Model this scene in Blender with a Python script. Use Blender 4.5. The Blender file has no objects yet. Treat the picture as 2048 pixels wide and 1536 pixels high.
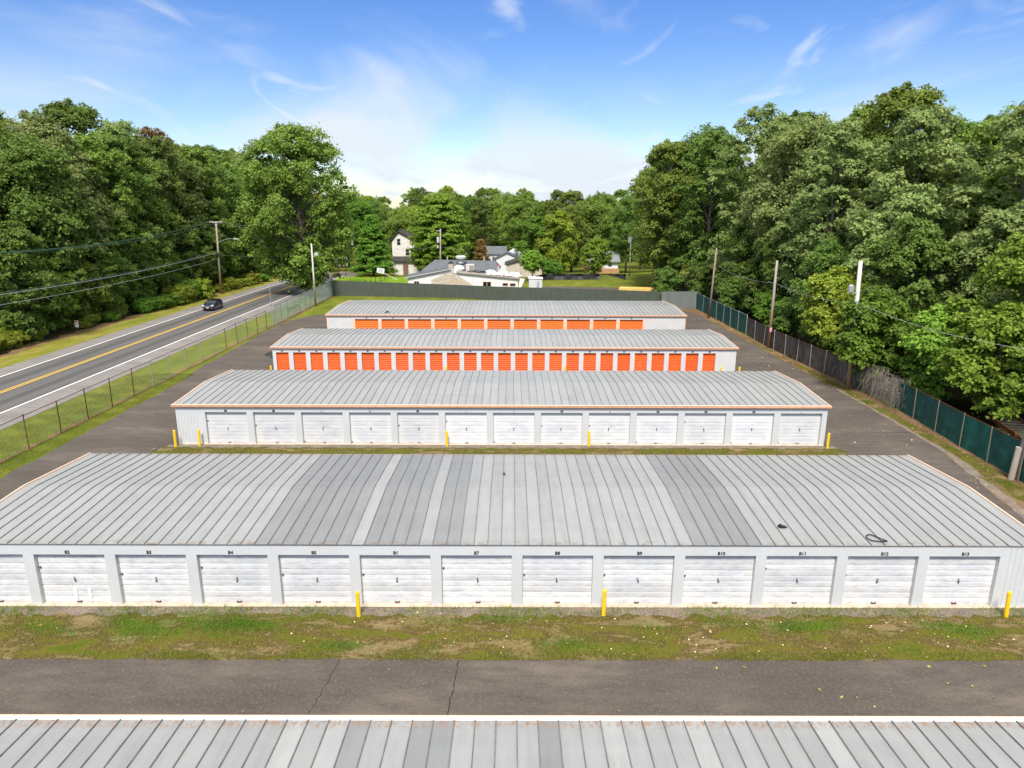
import bpy, math, random
import numpy as np
from mathutils import Vector, Matrix

sc = bpy.context.scene
COL = sc.collection
R = math.radians

# ------------------------------------------------------------------ camera
CAM_H = 14.8
PITCH, ROLL, YAW, FPX = 0.2558, 0.0027, 0.001, 1366.3
cd = bpy.data.cameras.new('camera')
cd.sensor_width = 36.0
cd.lens = FPX / 2048 * 36.0
cd.clip_end = 6000
cam = bpy.data.objects.new('camera', cd)
COL.objects.link(cam)
r0 = Vector((math.cos(YAW), -math.sin(YAW), 0)); fh = Vector((math.sin(YAW), math.cos(YAW), 0)); up = Vector((0, 0, 1))
FW = fh * math.cos(PITCH) - up * math.sin(PITCH)
d0 = -(fh * math.sin(PITCH) + up * math.cos(PITCH))
RT = r0 * math.cos(ROLL) - d0 * math.sin(ROLL)
DN = r0 * math.sin(ROLL) + d0 * math.cos(ROLL)
m = Matrix.Identity(4)
for i in range(3):
    m[i][0] = RT[i]; m[i][1] = -DN[i]; m[i][2] = -FW[i]
m[2][3] = CAM_H
cam.matrix_world = m
sc.camera = cam

# ------------------------------------------------------------------ light
SUN_EL, SUN_AZ = 54.0, 187.0        # azimuth clockwise from +Y: behind the camera
sd = bpy.data.lights.new('sun', 'SUN')
sd.energy = 3.6
sd.angle = R(14)
sd.color = (1.0, 0.94, 0.85)
sun = bpy.data.objects.new('sun', sd); COL.objects.link(sun)
sdir = Vector((math.sin(R(SUN_AZ)) * math.cos(R(SUN_EL)), math.cos(R(SUN_AZ)) * math.cos(R(SUN_EL)), math.sin(R(SUN_EL))))
sun.rotation_euler = sdir.to_track_quat('Z', 'Y').to_euler()
sun.location = sdir * 200

w = bpy.data.worlds.new('World'); sc.world = w; w.use_nodes = True
nt = w.node_tree; N = nt.nodes; L = nt.links
bg = N['Background']
sky = N.new('ShaderNodeTexSky'); sky.sky_type = 'NISHITA'; sky.sun_disc = False
sky.sun_elevation = R(SUN_EL); sky.sun_rotation = R(SUN_AZ)
sky.air_density = 1.0; sky.dust_density = 0.3; sky.ozone_density = 3.0
hs = N.new('ShaderNodeHueSaturation'); hs.inputs['Saturation'].default_value = 1.30; hs.inputs['Value'].default_value = 0.92; hs.inputs['Hue'].default_value = 0.517
L.new(sky.outputs[0], hs.inputs['Color'])
tc = N.new('ShaderNodeTexCoord')
sep = N.new('ShaderNodeSeparateXYZ'); L.new(tc.outputs['Generated'], sep.inputs[0])
def wmath(op, a, b=None, c=None, clamp=False):
    n = N.new('ShaderNodeMath'); n.operation = op; n.use_clamp = clamp
    for i, v in enumerate((a, b, c)):
        if v is None: continue
        if isinstance(v, (int, float)): n.inputs[i].default_value = v
        else: L.new(v, n.inputs[i])
    return n.outputs[0]
zz = wmath('MAXIMUM', sep.outputs[2], 0.0)
den = wmath('ADD', zz, 0.10)
px = wmath('DIVIDE', sep.outputs[0], den); py = wmath('DIVIDE', sep.outputs[1], den)
def wnoise(sx, sy, sc_, det, dist, off, rot=0.0):
    cx = N.new('ShaderNodeCombineXYZ'); L.new(px, cx.inputs[0]); L.new(py, cx.inputs[1])
    mp = N.new('ShaderNodeMapping'); mp.inputs['Location'].default_value = off
    mp.inputs['Rotation'].default_value = (0, 0, rot); mp.inputs['Scale'].default_value = (sx, sy, 1)
    L.new(cx.outputs[0], mp.inputs[0])
    n = N.new('ShaderNodeTexNoise'); n.inputs['Scale'].default_value = sc_; n.inputs['Detail'].default_value = det
    n.inputs['Distortion'].default_value = dist; L.new(mp.outputs[0], n.inputs[0]); return n.outputs[0]
def wmap(v, a, b, c, d, smooth=True):
    n = N.new('ShaderNodeMapRange'); n.interpolation_type = 'SMOOTHSTEP' if smooth else 'LINEAR'
    L.new(v, n.inputs[0])
    for i, q in enumerate((a, b, c, d)): n.inputs[i + 1].default_value = q
    return n.outputs[0]
wisp = wmap(wnoise(0.8, 0.42, 1.0, 7, 0.9, (3.1, 1.7, 0), 0.5), 0.52, 0.74, 0, 0.75)
wisp2 = wmap(wnoise(1.5, 0.5, 1.5, 8, 1.4, (7.4, 4.2, 0), 0.75), 0.57, 0.78, 0, 0.65)
broad = wmap(wnoise(0.55, 0.30, 1.0, 7, 0.9, (1.3, 9.1, 0), 0.35), 0.40, 0.62, 0, 1.0)
low = wmap(sep.outputs[2], 0.02, 0.21, 1.0, 0.0)
low2 = wmath('POWER', low, 1.1)
veil = wmath('MULTIPLY', low2, wmath('ADD', wmath('MULTIPLY', broad, 1.05), 0.10))
hi = wmap(sep.outputs[2], 0.03, 0.12, 0.5, 1.0)
cl = wmath('MAXIMUM', wmath('MULTIPLY', wisp, hi), wisp2)
hicl = wmath('MULTIPLY', wmap(sep.outputs[2], 0.26, 0.6, 0.0, 1.0), wmap(broad, 0.0, 1.0, 0.55, 1.0))
tot = wmath('MAXIMUM', wmath('ADD', veil, wmath('MULTIPLY', cl, 0.8), None, True), hicl)
mx = N.new('ShaderNodeMix'); mx.data_type = 'RGBA'
L.new(tot, mx.inputs[0]); L.new(hs.outputs[0], mx.inputs[6]); 
cc = N.new('ShaderNodeMix'); cc.data_type = 'RGBA'; L.new(wmap(sep.outputs[2], 0.15, 0.6, 0.0, 1.0), cc.inputs[0])
cc.inputs[6].default_value = (4.7, 5.1, 5.6, 1); cc.inputs[7].default_value = (8.6, 8.6, 8.6, 1); L.new(cc.outputs[2], mx.inputs[7])
L.new(mx.outputs[2], bg.inputs['Color'])
bg.inputs['Strength'].default_value = 0.115

vs = sc.view_settings
vs.view_transform = 'Standard'; vs.look = 'None'; vs.gamma = 1.0; vs.use_curve_mapping = False
vs.exposure = 0.6
sc.cycles.max_bounces = 7; sc.cycles.diffuse_bounces = 5; sc.cycles.transmission_bounces = 4; sc.cycles.transparent_max_bounces = 6
sc.cycles.use_denoising = True

# ------------------------------------------------------------------ helpers
def tag(o, label=None, cat=None, group=None, kind=None):
    if label: o['label'] = label
    if cat: o['category'] = cat
    if group: o['group'] = group
    if kind: o['kind'] = kind
    return o
def empty(name, loc=(0, 0, 0), rz=0.0):
    o = bpy.data.objects.new(name, None); COL.objects.link(o)
    o.location = loc; o.rotation_euler = (0, 0, rz); o.empty_display_size = 0.3
    return o
class MB:
    def __init__(s): s.v = []; s.f = []; s.m = []; s.smooth = False
    def quad(s, a, b, c, d, mi=0):
        n = len(s.v); s.v += [a, b, c, d]; s.f.append((n, n + 1, n + 2, n + 3)); s.m.append(mi); return s
    def poly(s, pts, mi=0):
        n = len(s.v); s.v += list(pts); s.f.append(tuple(range(n, n + len(pts)))); s.m.append(mi); return s
    def box(s, x0, x1, y0, y1, z0, z1, mi=0):
        n = len(s.v)
        s.v += [(x0, y0, z0), (x1, y0, z0), (x1, y1, z0), (x0, y1, z0), (x0, y0, z1), (x1, y0, z1), (x1, y1, z1), (x0, y1, z1)]
        for q in ((0, 3, 2, 1), (4, 5, 6, 7), (0, 1, 5, 4), (1, 2, 6, 5), (2, 3, 7, 6), (3, 0, 4, 7)):
            s.f.append(tuple(n + i for i in q)); s.m.append(mi)
        return s
    def tube(s, pts, rad, sides=8, mi=0, cap=True):
        pts = [Vector(p) for p in pts]
        if not hasattr(rad, '__len__'): rad = [rad] * len(pts)
        base = len(s.v); n = len(pts)
        ref = None
        for i, p in enumerate(pts):
            t = (pts[min(i + 1, n - 1)] - pts[max(i - 1, 0)])
            if t.length < 1e-9: t = Vector((0, 0, 1))
            t.normalize()
            if ref is None: ref = Vector((1, 0, 0)) if abs(t.x) < 0.9 else Vector((0, 1, 0))
            a = t.cross(ref).normalized(); b = t.cross(a).normalized(); ref = b.cross(t) * -1 if False else ref
            for k in range(sides):
                an = 2 * math.pi * k / sides
                q = p + (a * math.cos(an) + b * math.sin(an)) * rad[i]
                s.v.append(tuple(q))
        for i in range(n - 1):
            for k in range(sides):
                k2 = (k + 1) % sides
                s.f.append((base + i * sides + k, base + i * sides + k2, base + (i + 1) * sides + k2, base + (i + 1) * sides + k)); s.m.append(mi)
        if cap:
            s.f.append(tuple(base + k for k in range(sides))[::-1]); s.m.append(mi)
            s.f.append(tuple(base + (n - 1) * sides + k for k in range(sides))); s.m.append(mi)
        return s
    def prism(s, poly, axis, a, b, mi=0):
        """extrude a 2D polygon along axis ('x','y','z') from a to b"""
        def P(u, v, t):
            return {'x': (t, u, v), 'y': (u, t, v), 'z': (u, v, t)}[axis]
        n = len(poly); base = len(s.v)
        s.v += [P(u, v, a) for u, v in poly] + [P(u, v, b) for u, v in poly]
        s.f.append(tuple(base + i for i in range(n))); s.m.append(mi)
        s.f.append(tuple(base + n + i for i in range(n))[::-1]); s.m.append(mi)
        for i in range(n):
            j = (i + 1) % n
            s.f.append((base + i, base + n + i, base + n + j, base + j)); s.m.append(mi)
        return s
    def lathe(s, prof, cx=0, cy=0, sides=16, mi=0):
        base = len(s.v)
        for r, z in prof:
            for k in range(sides):
                a = 2 * math.pi * k / sides
                s.v.append((cx + r * math.cos(a), cy + r * math.sin(a), z))
        for i in range(len(prof) - 1):
            for k in range(sides):
                k2 = (k + 1) % sides
                s.f.append((base + i * sides + k, base + i * sides + k2, base + (i + 1) * sides + k2, base + (i + 1) * sides + k)); s.m.append(mi)
        s.f.append(tuple(base + (len(prof) - 1) * sides + k for k in range(sides))); s.m.append(mi)
        return s
    def mesh(s, name, mats):
        me = bpy.data.meshes.new(name)
        me.from_pydata([tuple(v) for v in s.v], [], s.f)
        if not isinstance(mats, (list, tuple)): mats = [mats]
        for mt in mats: me.materials.append(mt)
        if any(s.m): me.polygons.foreach_set('material_index', s.m)
        if s.smooth: me.polygons.foreach_set('use_smooth', [True] * len(s.f))
        bm_fix(me)
        me.update(); return me
    def build(s, name, mats, parent=None, loc=None):
        return link(name, s.mesh(name, mats), parent, loc)
import bmesh
def bm_fix(me):
    bm = bmesh.new(); bm.from_mesh(me)
    bmesh.ops.recalc_face_normals(bm, faces=bm.faces)
    bm.to_mesh(me); bm.free()
def link(name, me, parent=None, loc=None):
    o = bpy.data.objects.new(name, me); COL.objects.link(o)
    if parent is not None: o.parent = parent
    if loc is not None: o.location = loc
    return o
def copy_tree(o, parent=None):
    c = o.copy(); COL.objects.link(c)
    if parent is not None: c.parent = parent
    for ch in list(o.children): copy_tree(ch, c)
    return c
def setmat(o, i, mt):
    o.material_slots[i].link = 'OBJECT'; o.material_slots[i].material = mt

# ---- materials
class NT:
    def __init__(s, name):
        s.m = bpy.data.materials.new(name); s.m.use_nodes = True
        s.t = s.m.node_tree; s.N = s.t.nodes; s.L = s.t.links
        s.b = s.N['Principled BSDF']; s.out = s.N['Material Output']
        s.geo = None
    def pos(s):
        if s.geo is None: s.geo = s.N.new('ShaderNodeNewGeometry')
        return s.geo.outputs['Position']
    def obj(s):
        return s.N.new('ShaderNodeTexCoord').outputs['Object']
    def setin(s, sock, v):
        if isinstance(v, (int, float)): sock.default_value = v
        elif isinstance(v, (tuple, list)): sock.default_value = tuple(v) + ((1,) if len(v) == 3 and len(sock.default_value) == 4 else ())
        else: s.L.new(v, sock)
    def mapping(s, vec, scale=(1, 1, 1), loc=(0, 0, 0), rot=(0, 0, 0)):
        n = s.N.new('ShaderNodeMapping'); s.L.new(vec, n.inputs[0])
        n.inputs['Scale'].default_value = scale; n.inputs['Location'].default_value = loc; n.inputs['Rotation'].default_value = rot
        return n.outputs[0]
    def noise(s, vec, scale, detail=4, rough=0.55, dist=0.0):
        n = s.N.new('ShaderNodeTexNoise'); s.L.new(vec, n.inputs[0])
        n.inputs['Scale'].default_value = scale; n.inputs['Detail'].default_value = detail
        n.inputs['Roughness'].default_value = rough; n.inputs['Distortion'].default_value = dist
        return n.outputs[0]
    def voro(s, vec, scale, feat='F1', out='Distance'):
        n = s.N.new('ShaderNodeTexVoronoi'); n.feature = feat; s.L.new(vec, n.inputs[0]); n.inputs['Scale'].default_value = scale
        return n.outputs[out]
    def ramp(s, fac, stops):
        n = s.N.new('ShaderNodeValToRGB'); s.L.new(fac, n.inputs[0])
        e = n.color_ramp.elements
        while len(e) < len(stops): e.new(0.5)
        for i, (p, c) in enumerate(stops):
            e[i].position = p; e[i].color = tuple(c) + (1,) if len(c) == 3 else c
        return n.outputs[0]
    def rng(s, v, a, b, c=0.0, d=1.0):
        n = s.N.new('ShaderNodeMapRange'); n.interpolation_type = 'SMOOTHSTEP'; s.setin(n.inputs[0], v)
        for i, q in enumerate((a, b, c, d)): n.inputs[i + 1].default_value = q
        return n.outputs[0]
    def math(s, op, a, b=None, clamp=False):
        n = s.N.new('ShaderNodeMath'); n.operation = op; n.use_clamp = clamp
        s.setin(n.inputs[0], a)
        if b is not None: s.setin(n.inputs[1], b)
        return n.outputs[0]
    def mix(s, fac, a, b, mode='MIX'):
        n = s.N.new('ShaderNodeMix'); n.data_type = 'RGBA'; n.blend_type = mode
        s.setin(n.inputs[0], fac); s.setin(n.inputs[6], a); s.setin(n.inputs[7], b)
        return n.outputs[2]
    def sepxyz(s, v):
        n = s.N.new('ShaderNodeSeparateXYZ'); s.L.new(v, n.inputs[0]); return n.outputs
    def rand(s):
        return s.N.new('ShaderNodeObjectInfo').outputs['Random']
    def bump(s, h, strength=0.3, dist=0.02):
        n = s.N.new('ShaderNodeBump'); n.inputs['Strength'].default_value = strength; n.inputs['Distance'].default_value = dist
        s.L.new(h, n.inputs['Height']); s.L.new(n.outputs[0], s.b.inputs['Normal'])
    def col(s, c): s.setin(s.b.inputs['Base Color'], c); return s
    def rough(s, r): s.setin(s.b.inputs['Roughness'], r); return s
    def spec(s, v): s.b.inputs['Specular IOR Level'].default_value = v; return s
    def metal(s, v): s.b.inputs['Metallic'].default_value = v; return s
def sh(c, k): return tuple(min(1, x * k) for x in c)
def plain(name, c, rough=0.6, var=0.12, scale=2.0, spec=0.3, metal=0.0, bump=0.0):
    n = NT(name); f = n.noise(n.pos(), scale, 5)
    n.col(n.ramp(f, [(0.3, sh(c, 1 - var)), (0.7, sh(c, 1 + var))])).rough(rough).spec(spec).metal(metal)
    if bump: n.bump(n.noise(n.pos(), scale * 12, 3), bump, 0.01)
    return n.m
MAT = {}
def leaf_mat(name, c, c2, hue=0.0):
    n = NT(name)
    isl = n.N.new('ShaderNodeNewGeometry').outputs['Random Per Island']
    col = n.mix(isl, c, c2)
    clump = n.noise(n.mapping(n.obj(), (1, 1, 1)), 0.45, 3)
    col = n.mix(n.rng(clump, 0.35, 0.7, 0.0, 0.45), col, sh(c2, 1.25))
    h = n.N.new('ShaderNodeHueSaturation'); n.L.new(col, h.inputs['Color'])
    n.L.new(n.rng(n.rand(), 0, 1, 0.490, 0.513), h.inputs['Hue']); n.L.new(n.rng(n.rand(), 0, 1, 0.9, 1.2), h.inputs['Value'])
    n.col(h.outputs[0]).rough(0.62).spec(0.25)
    tr = n.N.new('ShaderNodeBsdfTranslucent'); n.L.new(h.outputs[0], tr.inputs[0])
    mxs = n.N.new('ShaderNodeMixShader'); mxs.inputs[0].default_value = 0.40
    n.L.new(n.b.outputs[0], mxs.inputs[1]); n.L.new(tr.outputs[0], mxs.inputs[2]); n.L.new(mxs.outputs[0], n.out.inputs[0])
    return n.m
LEAF = {
    'fresh': leaf_mat('leaf_fresh_green', (0.105, 0.190, 0.020), (0.270, 0.395, 0.048)),
    'dark': leaf_mat('leaf_dark_green', (0.058, 0.112, 0.019), (0.178, 0.260, 0.046)),
    'mid': leaf_mat('leaf_mid_green', (0.082, 0.142, 0.020), (0.245, 0.325, 0.054)),
    'grey': leaf_mat('leaf_grey_green', (0.106, 0.165, 0.042), (0.305, 0.370, 0.115)),
    'yel': leaf_mat('leaf_yellow_green', (0.120, 0.170, 0.015), (0.320, 0.370, 0.040)),
    'lime': leaf_mat('leaf_lime_green', (0.068, 0.145, 0.015), (0.175, 0.300, 0.034)),
    'rust': leaf_mat('leaf_rust', (0.120, 0.075, 0.020), (0.260, 0.150, 0.050)),
}
def bark_mat():
    n = NT('bark'); p = n.mapping(n.pos(), (3, 3, 0.6)); f = n.noise(p, 3, 6, 0.65)
    n.col(n.ramp(f, [(0.3, (0.05, 0.042, 0.034)), (0.65, (0.19, 0.17, 0.145))])).rough(0.9).spec(0.1); n.bump(f, 0.6, 0.05); return n.m
BARK = bark_mat()

def roof_mat(name, c, rustiness):
    n = NT(name); o = n.obj(); P = n.pos()
    streak = n.noise(n.mapping(P, (2.2, 0.25, 1)), 2.0, 6, 0.6)
    mott = n.noise(P, 0.8, 5, 0.6); grain = n.noise(P, 38, 2, 0.6)
    c0 = n.ramp(streak, [(0.25, sh(c, 0.86)), (0.5, c), (0.8, sh(c, 1.1))])
    c0 = n.mix(n.rng(mott, 0.42, 0.72, 0, 0.35), c0, sh((c[0] * 0.95, c[1] * 0.97, c[2]), 0.84))
    c0 = n.mix(n.rng(grain, 0.35, 0.7, 0, 0.22), c0, sh(c, 0.8))
    dent_shade = n.noise(n.mapping(P, (0.10, 1.5, 0.4)), 1.0, 3, 0.5)
    c0 = n.mix(n.rng(dent_shade, 0.45, 0.65, 0, 0.22), c0, sh(c, 1.12))  # faint shading of purlin dents, put into the colour as paler bands
    rnd = n.rng(n.rand(), 0, 1, 0.96, 1.04)
    hh = n.N.new('ShaderNodeHueSaturation'); n.L.new(c0, hh.inputs['Color']); n.L.new(rnd, hh.inputs['Value']); c0 = hh.outputs[0]
    y = n.sepxyz(o)[1]
    pat = n.noise(n.mapping(P, (2.6, 4.5, 1)), 1.4, 5, 0.65, 0.6)
    fr = n.math('MULTIPLY', n.rng(y, 0.02, 0.42, 1, 0), n.rng(pat, 0.47, 0.66))
    dirt = n.mix(n.noise(P, 6, 3), (0.10, 0.085, 0.06), (0.26, 0.17, 0.10))
    c0 = n.mix(n.math('MULTIPLY', fr, 0.75), c0, dirt)
    bk = n.math('MULTIPLY', n.math('MULTIPLY', n.rng(y, 9.1, 9.35, 0, 1), n.rng(y, 9.6, 9.65, 1, 0)), n.rng(n.noise(n.mapping(P, (7, 3.5, 1)), 1.6, 5, 0.7), 0.50 - 0.06 * rustiness, 0.64))
    rust = n.mix(n.noise(P, 3.1, 3), (0.09, 0.05, 0.03), (0.42, 0.24, 0.12))
    c0 = n.mix(n.math('MULTIPLY', bk, 0.85), c0, rust)
    n.col(c0).rough(n.rng(mott, 0, 1, 0.42, 0.62)).spec(0.35)
    n.bump(streak, 0.12, 0.02)
    return n.m
ROOF = [roof_mat('roof_steel_light', (0.272, 0.277, 0.270), 1), roof_mat('roof_steel_mid', (0.262, 0.265, 0.258), 1), roof_mat('roof_steel_dark', (0.203, 0.208, 0.207), 1), roof_mat('roof_steel_pale', (0.308, 0.311, 0.302), 1)]
SEAM = plain('roof_seam_dark', (0.14, 0.135, 0.13), 0.8, 0.3, 3)
WALL = plain('wall_pale_blue_paint', (0.53, 0.545, 0.55), 0.45, 0.035, 1.2, 0.4)
WALLW = plain('wall_white_paint', (0.58, 0.575, 0.565), 0.5, 0.04, 1.2, 0.4)
SALMON = plain('trim_salmon_copper', (0.70, 0.36, 0.20), 0.45, 0.12, 4, 0.4)
SALMONL = plain('trim_salmon_light', (0.76, 0.52, 0.38), 0.45, 0.10, 4, 0.4)
TRIMW = plain('trim_white', (0.50, 0.50, 0.495), 0.4, 0.06, 3, 0.4)
DARKM = plain('dark_metal', (0.045, 0.045, 0.05), 0.5, 0.3, 5, 0.4)
CONC = plain('concrete', (0.50, 0.42, 0.33), 0.9, 0.22, 2.5, 0.15, 0, 0.4)
YELL = plain('yellow_paint', (0.86, 0.55, 0.012), 0.45, 0.06, 4, 0.4)
GALV = plain('galvanised_steel', (0.48, 0.50, 0.50), 0.4, 0.15, 6, 0.5, 0.6)
RUSTY = plain('rusted_steel', (0.11, 0.040, 0.022), 0.8, 0.4, 5, 0.2)
BLACK = plain('black_rubber', (0.012, 0.013, 0.016), 0.5, 0.3, 5, 0.4)
GLASSD = plain('dark_glass', (0.015, 0.018, 0.022), 0.08, 0.2, 2, 0.6)

def door_mat(name, base, grime, amount):
    n = NT(name); o = n.obj(); P = n.pos(); xyz = n.sepxyz(o)
    # grime lies in the middle of the curtain, clean paint near its sides and top
    u = n.math('ABSOLUTE', xyz[0]); edge = n.rng(u, 0.75, 1.3, 1, 0)
    top = n.rng(xyz[2], 1.45, 1.85, 1, 0)
    sm = n.noise(n.mapping(P, (1.0, 1, 3.2)), 1.1, 5, 0.6, 0.4)
    f = n.math('MULTIPLY', n.math('MULTIPLY', edge, top), n.rng(sm, 0.30, 0.66))
    c0 = n.mix(n.math('MULTIPLY', f, amount), base, grime)
    d2 = n.math('SQRT', n.math('ADD', n.math('MULTIPLY', xyz[0], xyz[0]), n.math('POWER', n.math('ABSOLUTE', n.math('SUBTRACT', xyz[2], 1.02)), 2.0)))
    sp = n.math('MULTIPLY', n.rng(d2, 0.1, 0.62, 1, 0), n.rng(n.noise(n.mapping(P, (3, 1, 4)), 1.7, 4, 0.6), 0.52, 0.72))
    c0 = n.mix(n.math('MULTIPLY', sp, 0.55 * min(1, amount * 1.2)), c0, (0.25, 0.29, 0.34))
    hv = n.N.new('ShaderNodeHueSaturation'); n.L.new(c0, hv.inputs['Color']); n.L.new(n.rng(n.rand(), 0, 1, 0.9, 1.06), hv.inputs['Value'])
    foot = n.math('MULTIPLY', n.rng(xyz[2], 0.0, 0.28, 1, 0), n.rng(n.noise(n.mapping(P, (2, 1, 6)), 2.0, 4, 0.6), 0.42, 0.7))
    c1 = n.mix(n.math('MULTIPLY', foot, 0.35), hv.outputs[0], (0.22, 0.17, 0.12))
    n.col(c1).rough(0.42).spec(0.4); return n.m
DOORW = door_mat('door_white', (0.665, 0.668, 0.665), (0.49, 0.52, 0.565), 0.75)
FRESH = plain('fresh_white_paint', (0.80, 0.80, 0.79), .5, .03, 2)
DOORO = door_mat('door_orange', (0.86, 0.13, 0.012), (0.70, 0.085, 0.01), 0.5)
DOORA = door_mat('door_amber', (0.82, 0.175, 0.018), (0.74, 0.14, 0.016), 0.4)

def asphalt_mat(name, c, warm):
    n = NT(name); P = n.pos()
    big = n.noise(n.mapping(P, (0.35, 0.8, 1)), 0.5, 5, 0.6); med = n.noise(n.mapping(P, (0.5, 1.6, 1)), 1.6, 6, 0.62); fine = n.noise(P, 45, 3, 0.7)
    c0 = n.ramp(big, [(0.3, sh(c, 0.72)), (0.5, c), (0.72, sh(warm, 1.18))])
    c0 = n.mix(n.rng(med, 0.4, 0.7, 0, 0.6), c0, sh(c, 0.62))
    c0 = n.mix(n.rng(n.noise(P, 9, 4, 0.75), 0.45, 0.75, 0, 0.5), c0, sh(warm, 1.5))
    c0 = n.mix(n.rng(fine, 0.5, 0.78, 0, 0.5), c0, sh(warm, 2.0))
    c0 = n.mix(n.rng(n.noise(P, 90, 1), 0.62, 0.72, 0, 0.35), c0, (0.4, 0.38, 0.35))
    n.col(c0).rough(0.92).spec(0.18); n.bump(fine, 0.35, 0.01); return n.m
ASPH = asphalt_mat('asphalt_yard', (0.082, 0.069, 0.058), (0.118, 0.097, 0.079))
SHOULD = asphalt_mat('asphalt_shoulder', (0.195, 0.180, 0.168), (0.215, 0.196, 0.180))
CRACK = plain('crack_tar', (0.018, 0.017, 0.017), 0.8, 0.3, 5)
def lane_mat():
    n = NT('asphalt_lane'); P = n.pos(); uv = n.N.new('ShaderNodeUVMap'); u = n.sepxyz(uv.outputs[0])[0]
    # worn wheel tracks: u runs 0..1 across the carriageway
    wv = n.math('ABSOLUTE', n.math('SINE', n.math('MULTIPLY', u, math.pi * 4)))
    fine = n.noise(P, 30, 3, 0.7); med = n.noise(n.mapping(P, (1, 0.08, 1)), 1.6, 5)
    c0 = n.mix(n.rng(wv, 0.2, 1.0, 0, 0.75), (0.076, 0.077, 0.079), (0.135, 0.126, 0.116))
    c0 = n.mix(n.rng(med, 0.4, 0.7, 0, 0.45), c0, (0.072, 0.072, 0.073))
    c0 = n.mix(n.rng(fine, 0.5, 0.8, 0, 0.3), c0, (0.16, 0.15, 0.145))
    n.col(c0).rough(0.9).spec(0.2); return n.m
LANE = lane_mat()
LINEW = plain('road_paint_white', (0.76, 0.75, 0.72), 0.7, 0.12, 3)
LINEY = plain('road_paint_yellow', (0.66, 0.42, 0.06), 0.7, 0.12, 3)
def grass_mat(name, stops, sx=1.0, sy=1.0, sc_=0.6, fine=7):
    n = NT(name); P = n.pos()
    f = n.noise(n.mapping(P, (sx, sy, 1)), sc_, 7, 0.66, 0.5); g2 = n.noise(P, fine, 5, 0.7); g3 = n.noise(P, 60, 3, 0.7)
    v = n.math('ADD', n.math('MULTIPLY', f, 0.72), n.math('MULTIPLY', g2, 0.28))
    c0 = n.ramp(v, stops)
    c0 = n.mix(n.rng(g3, 0.3, 0.75, 0, 0.55), c0, n.mix(0.6, c0, (0.05, 0.05, 0.01)))
    n.col(c0).rough(0.95).spec(0.1); n.bump(n.math('ADD', g2, g3), 0.5, 0.05); return n.m
LAWN = grass_mat('lawn_grass', [(0.28, (0.065, 0.085, 0.012)), (0.45, (0.115, 0.150, 0.016)), (0.58, (0.180, 0.195, 0.024)), (0.75, (0.300, 0.255, 0.055))], 1, 0.6, 0.35)
VERGE = grass_mat('verge_grass', [(0.3, (0.11, 0.15, 0.016)), (0.48, (0.21, 0.215, 0.028)), (0.62, (0.36, 0.27, 0.09)), (0.78, (0.34, 0.24, 0.11))], 1.2, 0.35, 0.4)
STRIP = grass_mat('worn_grass_strip', [(0.30, (0.045, 0.085, 0.006)), (0.40, (0.095, 0.115, 0.010)), (0.47, (0.140, 0.115, 0.022)), (0.51, (0.080, 0.058, 0.022)), (0.56, (0.21, 0.150, 0.068)), (0.68, (0.30, 0.235, 0.15))], 0.6, 1.5, 0.8)
BRIGHT = grass_mat('bright_lawn', [(0.3, (0.10, 0.20, 0.012)), (0.55, (0.18, 0.30, 0.02)), (0.8, (0.27, 0.30, 0.05))], 1, 0.5, 0.3)
LITTER = grass_mat('leaf_litter_soil', [(0.3, (0.07, 0.05, 0.025)), (0.5, (0.20, 0.12, 0.065)), (0.64, (0.29, 0.19, 0.105)), (0.8, (0.40, 0.31, 0.20))], 1, 0.5, 0.7)
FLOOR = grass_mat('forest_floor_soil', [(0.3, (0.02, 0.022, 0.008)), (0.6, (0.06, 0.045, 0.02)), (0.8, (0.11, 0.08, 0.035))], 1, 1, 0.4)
def gravel_mat():
    n = NT('gravel'); P = n.pos(); v = n.voro(P, 26, 'F1', 'Color'); f = n.noise(P, 1.6, 5, 0.65)
    c0 = n.mix(n.rng(f, 0.35, 0.7), (0.22, 0.185, 0.155), (0.36, 0.28, 0.21))
    c0 = n.mix(0.35, c0, v, 'SOFT_LIGHT'); d = n.voro(P, 26)
    c0 = n.mix(n.rng(d, 0.25, 0.6, 0, 0.6), c0, (0.07, 0.06, 0.05))
    n.col(c0).rough(0.95).spec(0.15); n.bump(d, 0.6, 0.03); return n.m
GRAVEL = gravel_mat()

def sheet(name, pts, z, mt, parent=None):
    mb = MB(); mb.poly([(x, y, z) for x, y in pts]); o = mb.build(name, mt, parent); return o
def wob(a, b, n, amp, seed, y0=None):
    """points from a to b with an uneven edge"""
    rg = random.Random(seed); out = []
    for i in range(n + 1):
        t = i / n; dx, dy = b[0] - a[0], b[1] - a[1]; ln = math.hypot(dx, dy)
        k = 0 if i in (0, n) else rg.uniform(-amp, amp)
        out.append((a[0] + dx * t - dy / ln * k, a[1] + dy * t + dx / ln * k))
    return out

# ------------------------------------------------------------------ ground, road, yard
def gz(y): return -min(3.5, max(0.0, (y - 148) * 0.065))
gm = MB()
ys = [-300, 0, 60, 120, 148] + [148 + 54 * i / 6 for i in range(1, 7)] + [260, 400, 900, 3000]
for a, b in zip(ys[:-1], ys[1:]):
    gm.quad((-2500, a, gz(a) - 0.02), (2500, a, gz(a) - 0.02), (2500, b, gz(b) - 0.02), (-2500, b, gz(b) - 0.02))
tag(gm.build('ground', LAWN), kind='structure')

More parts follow.
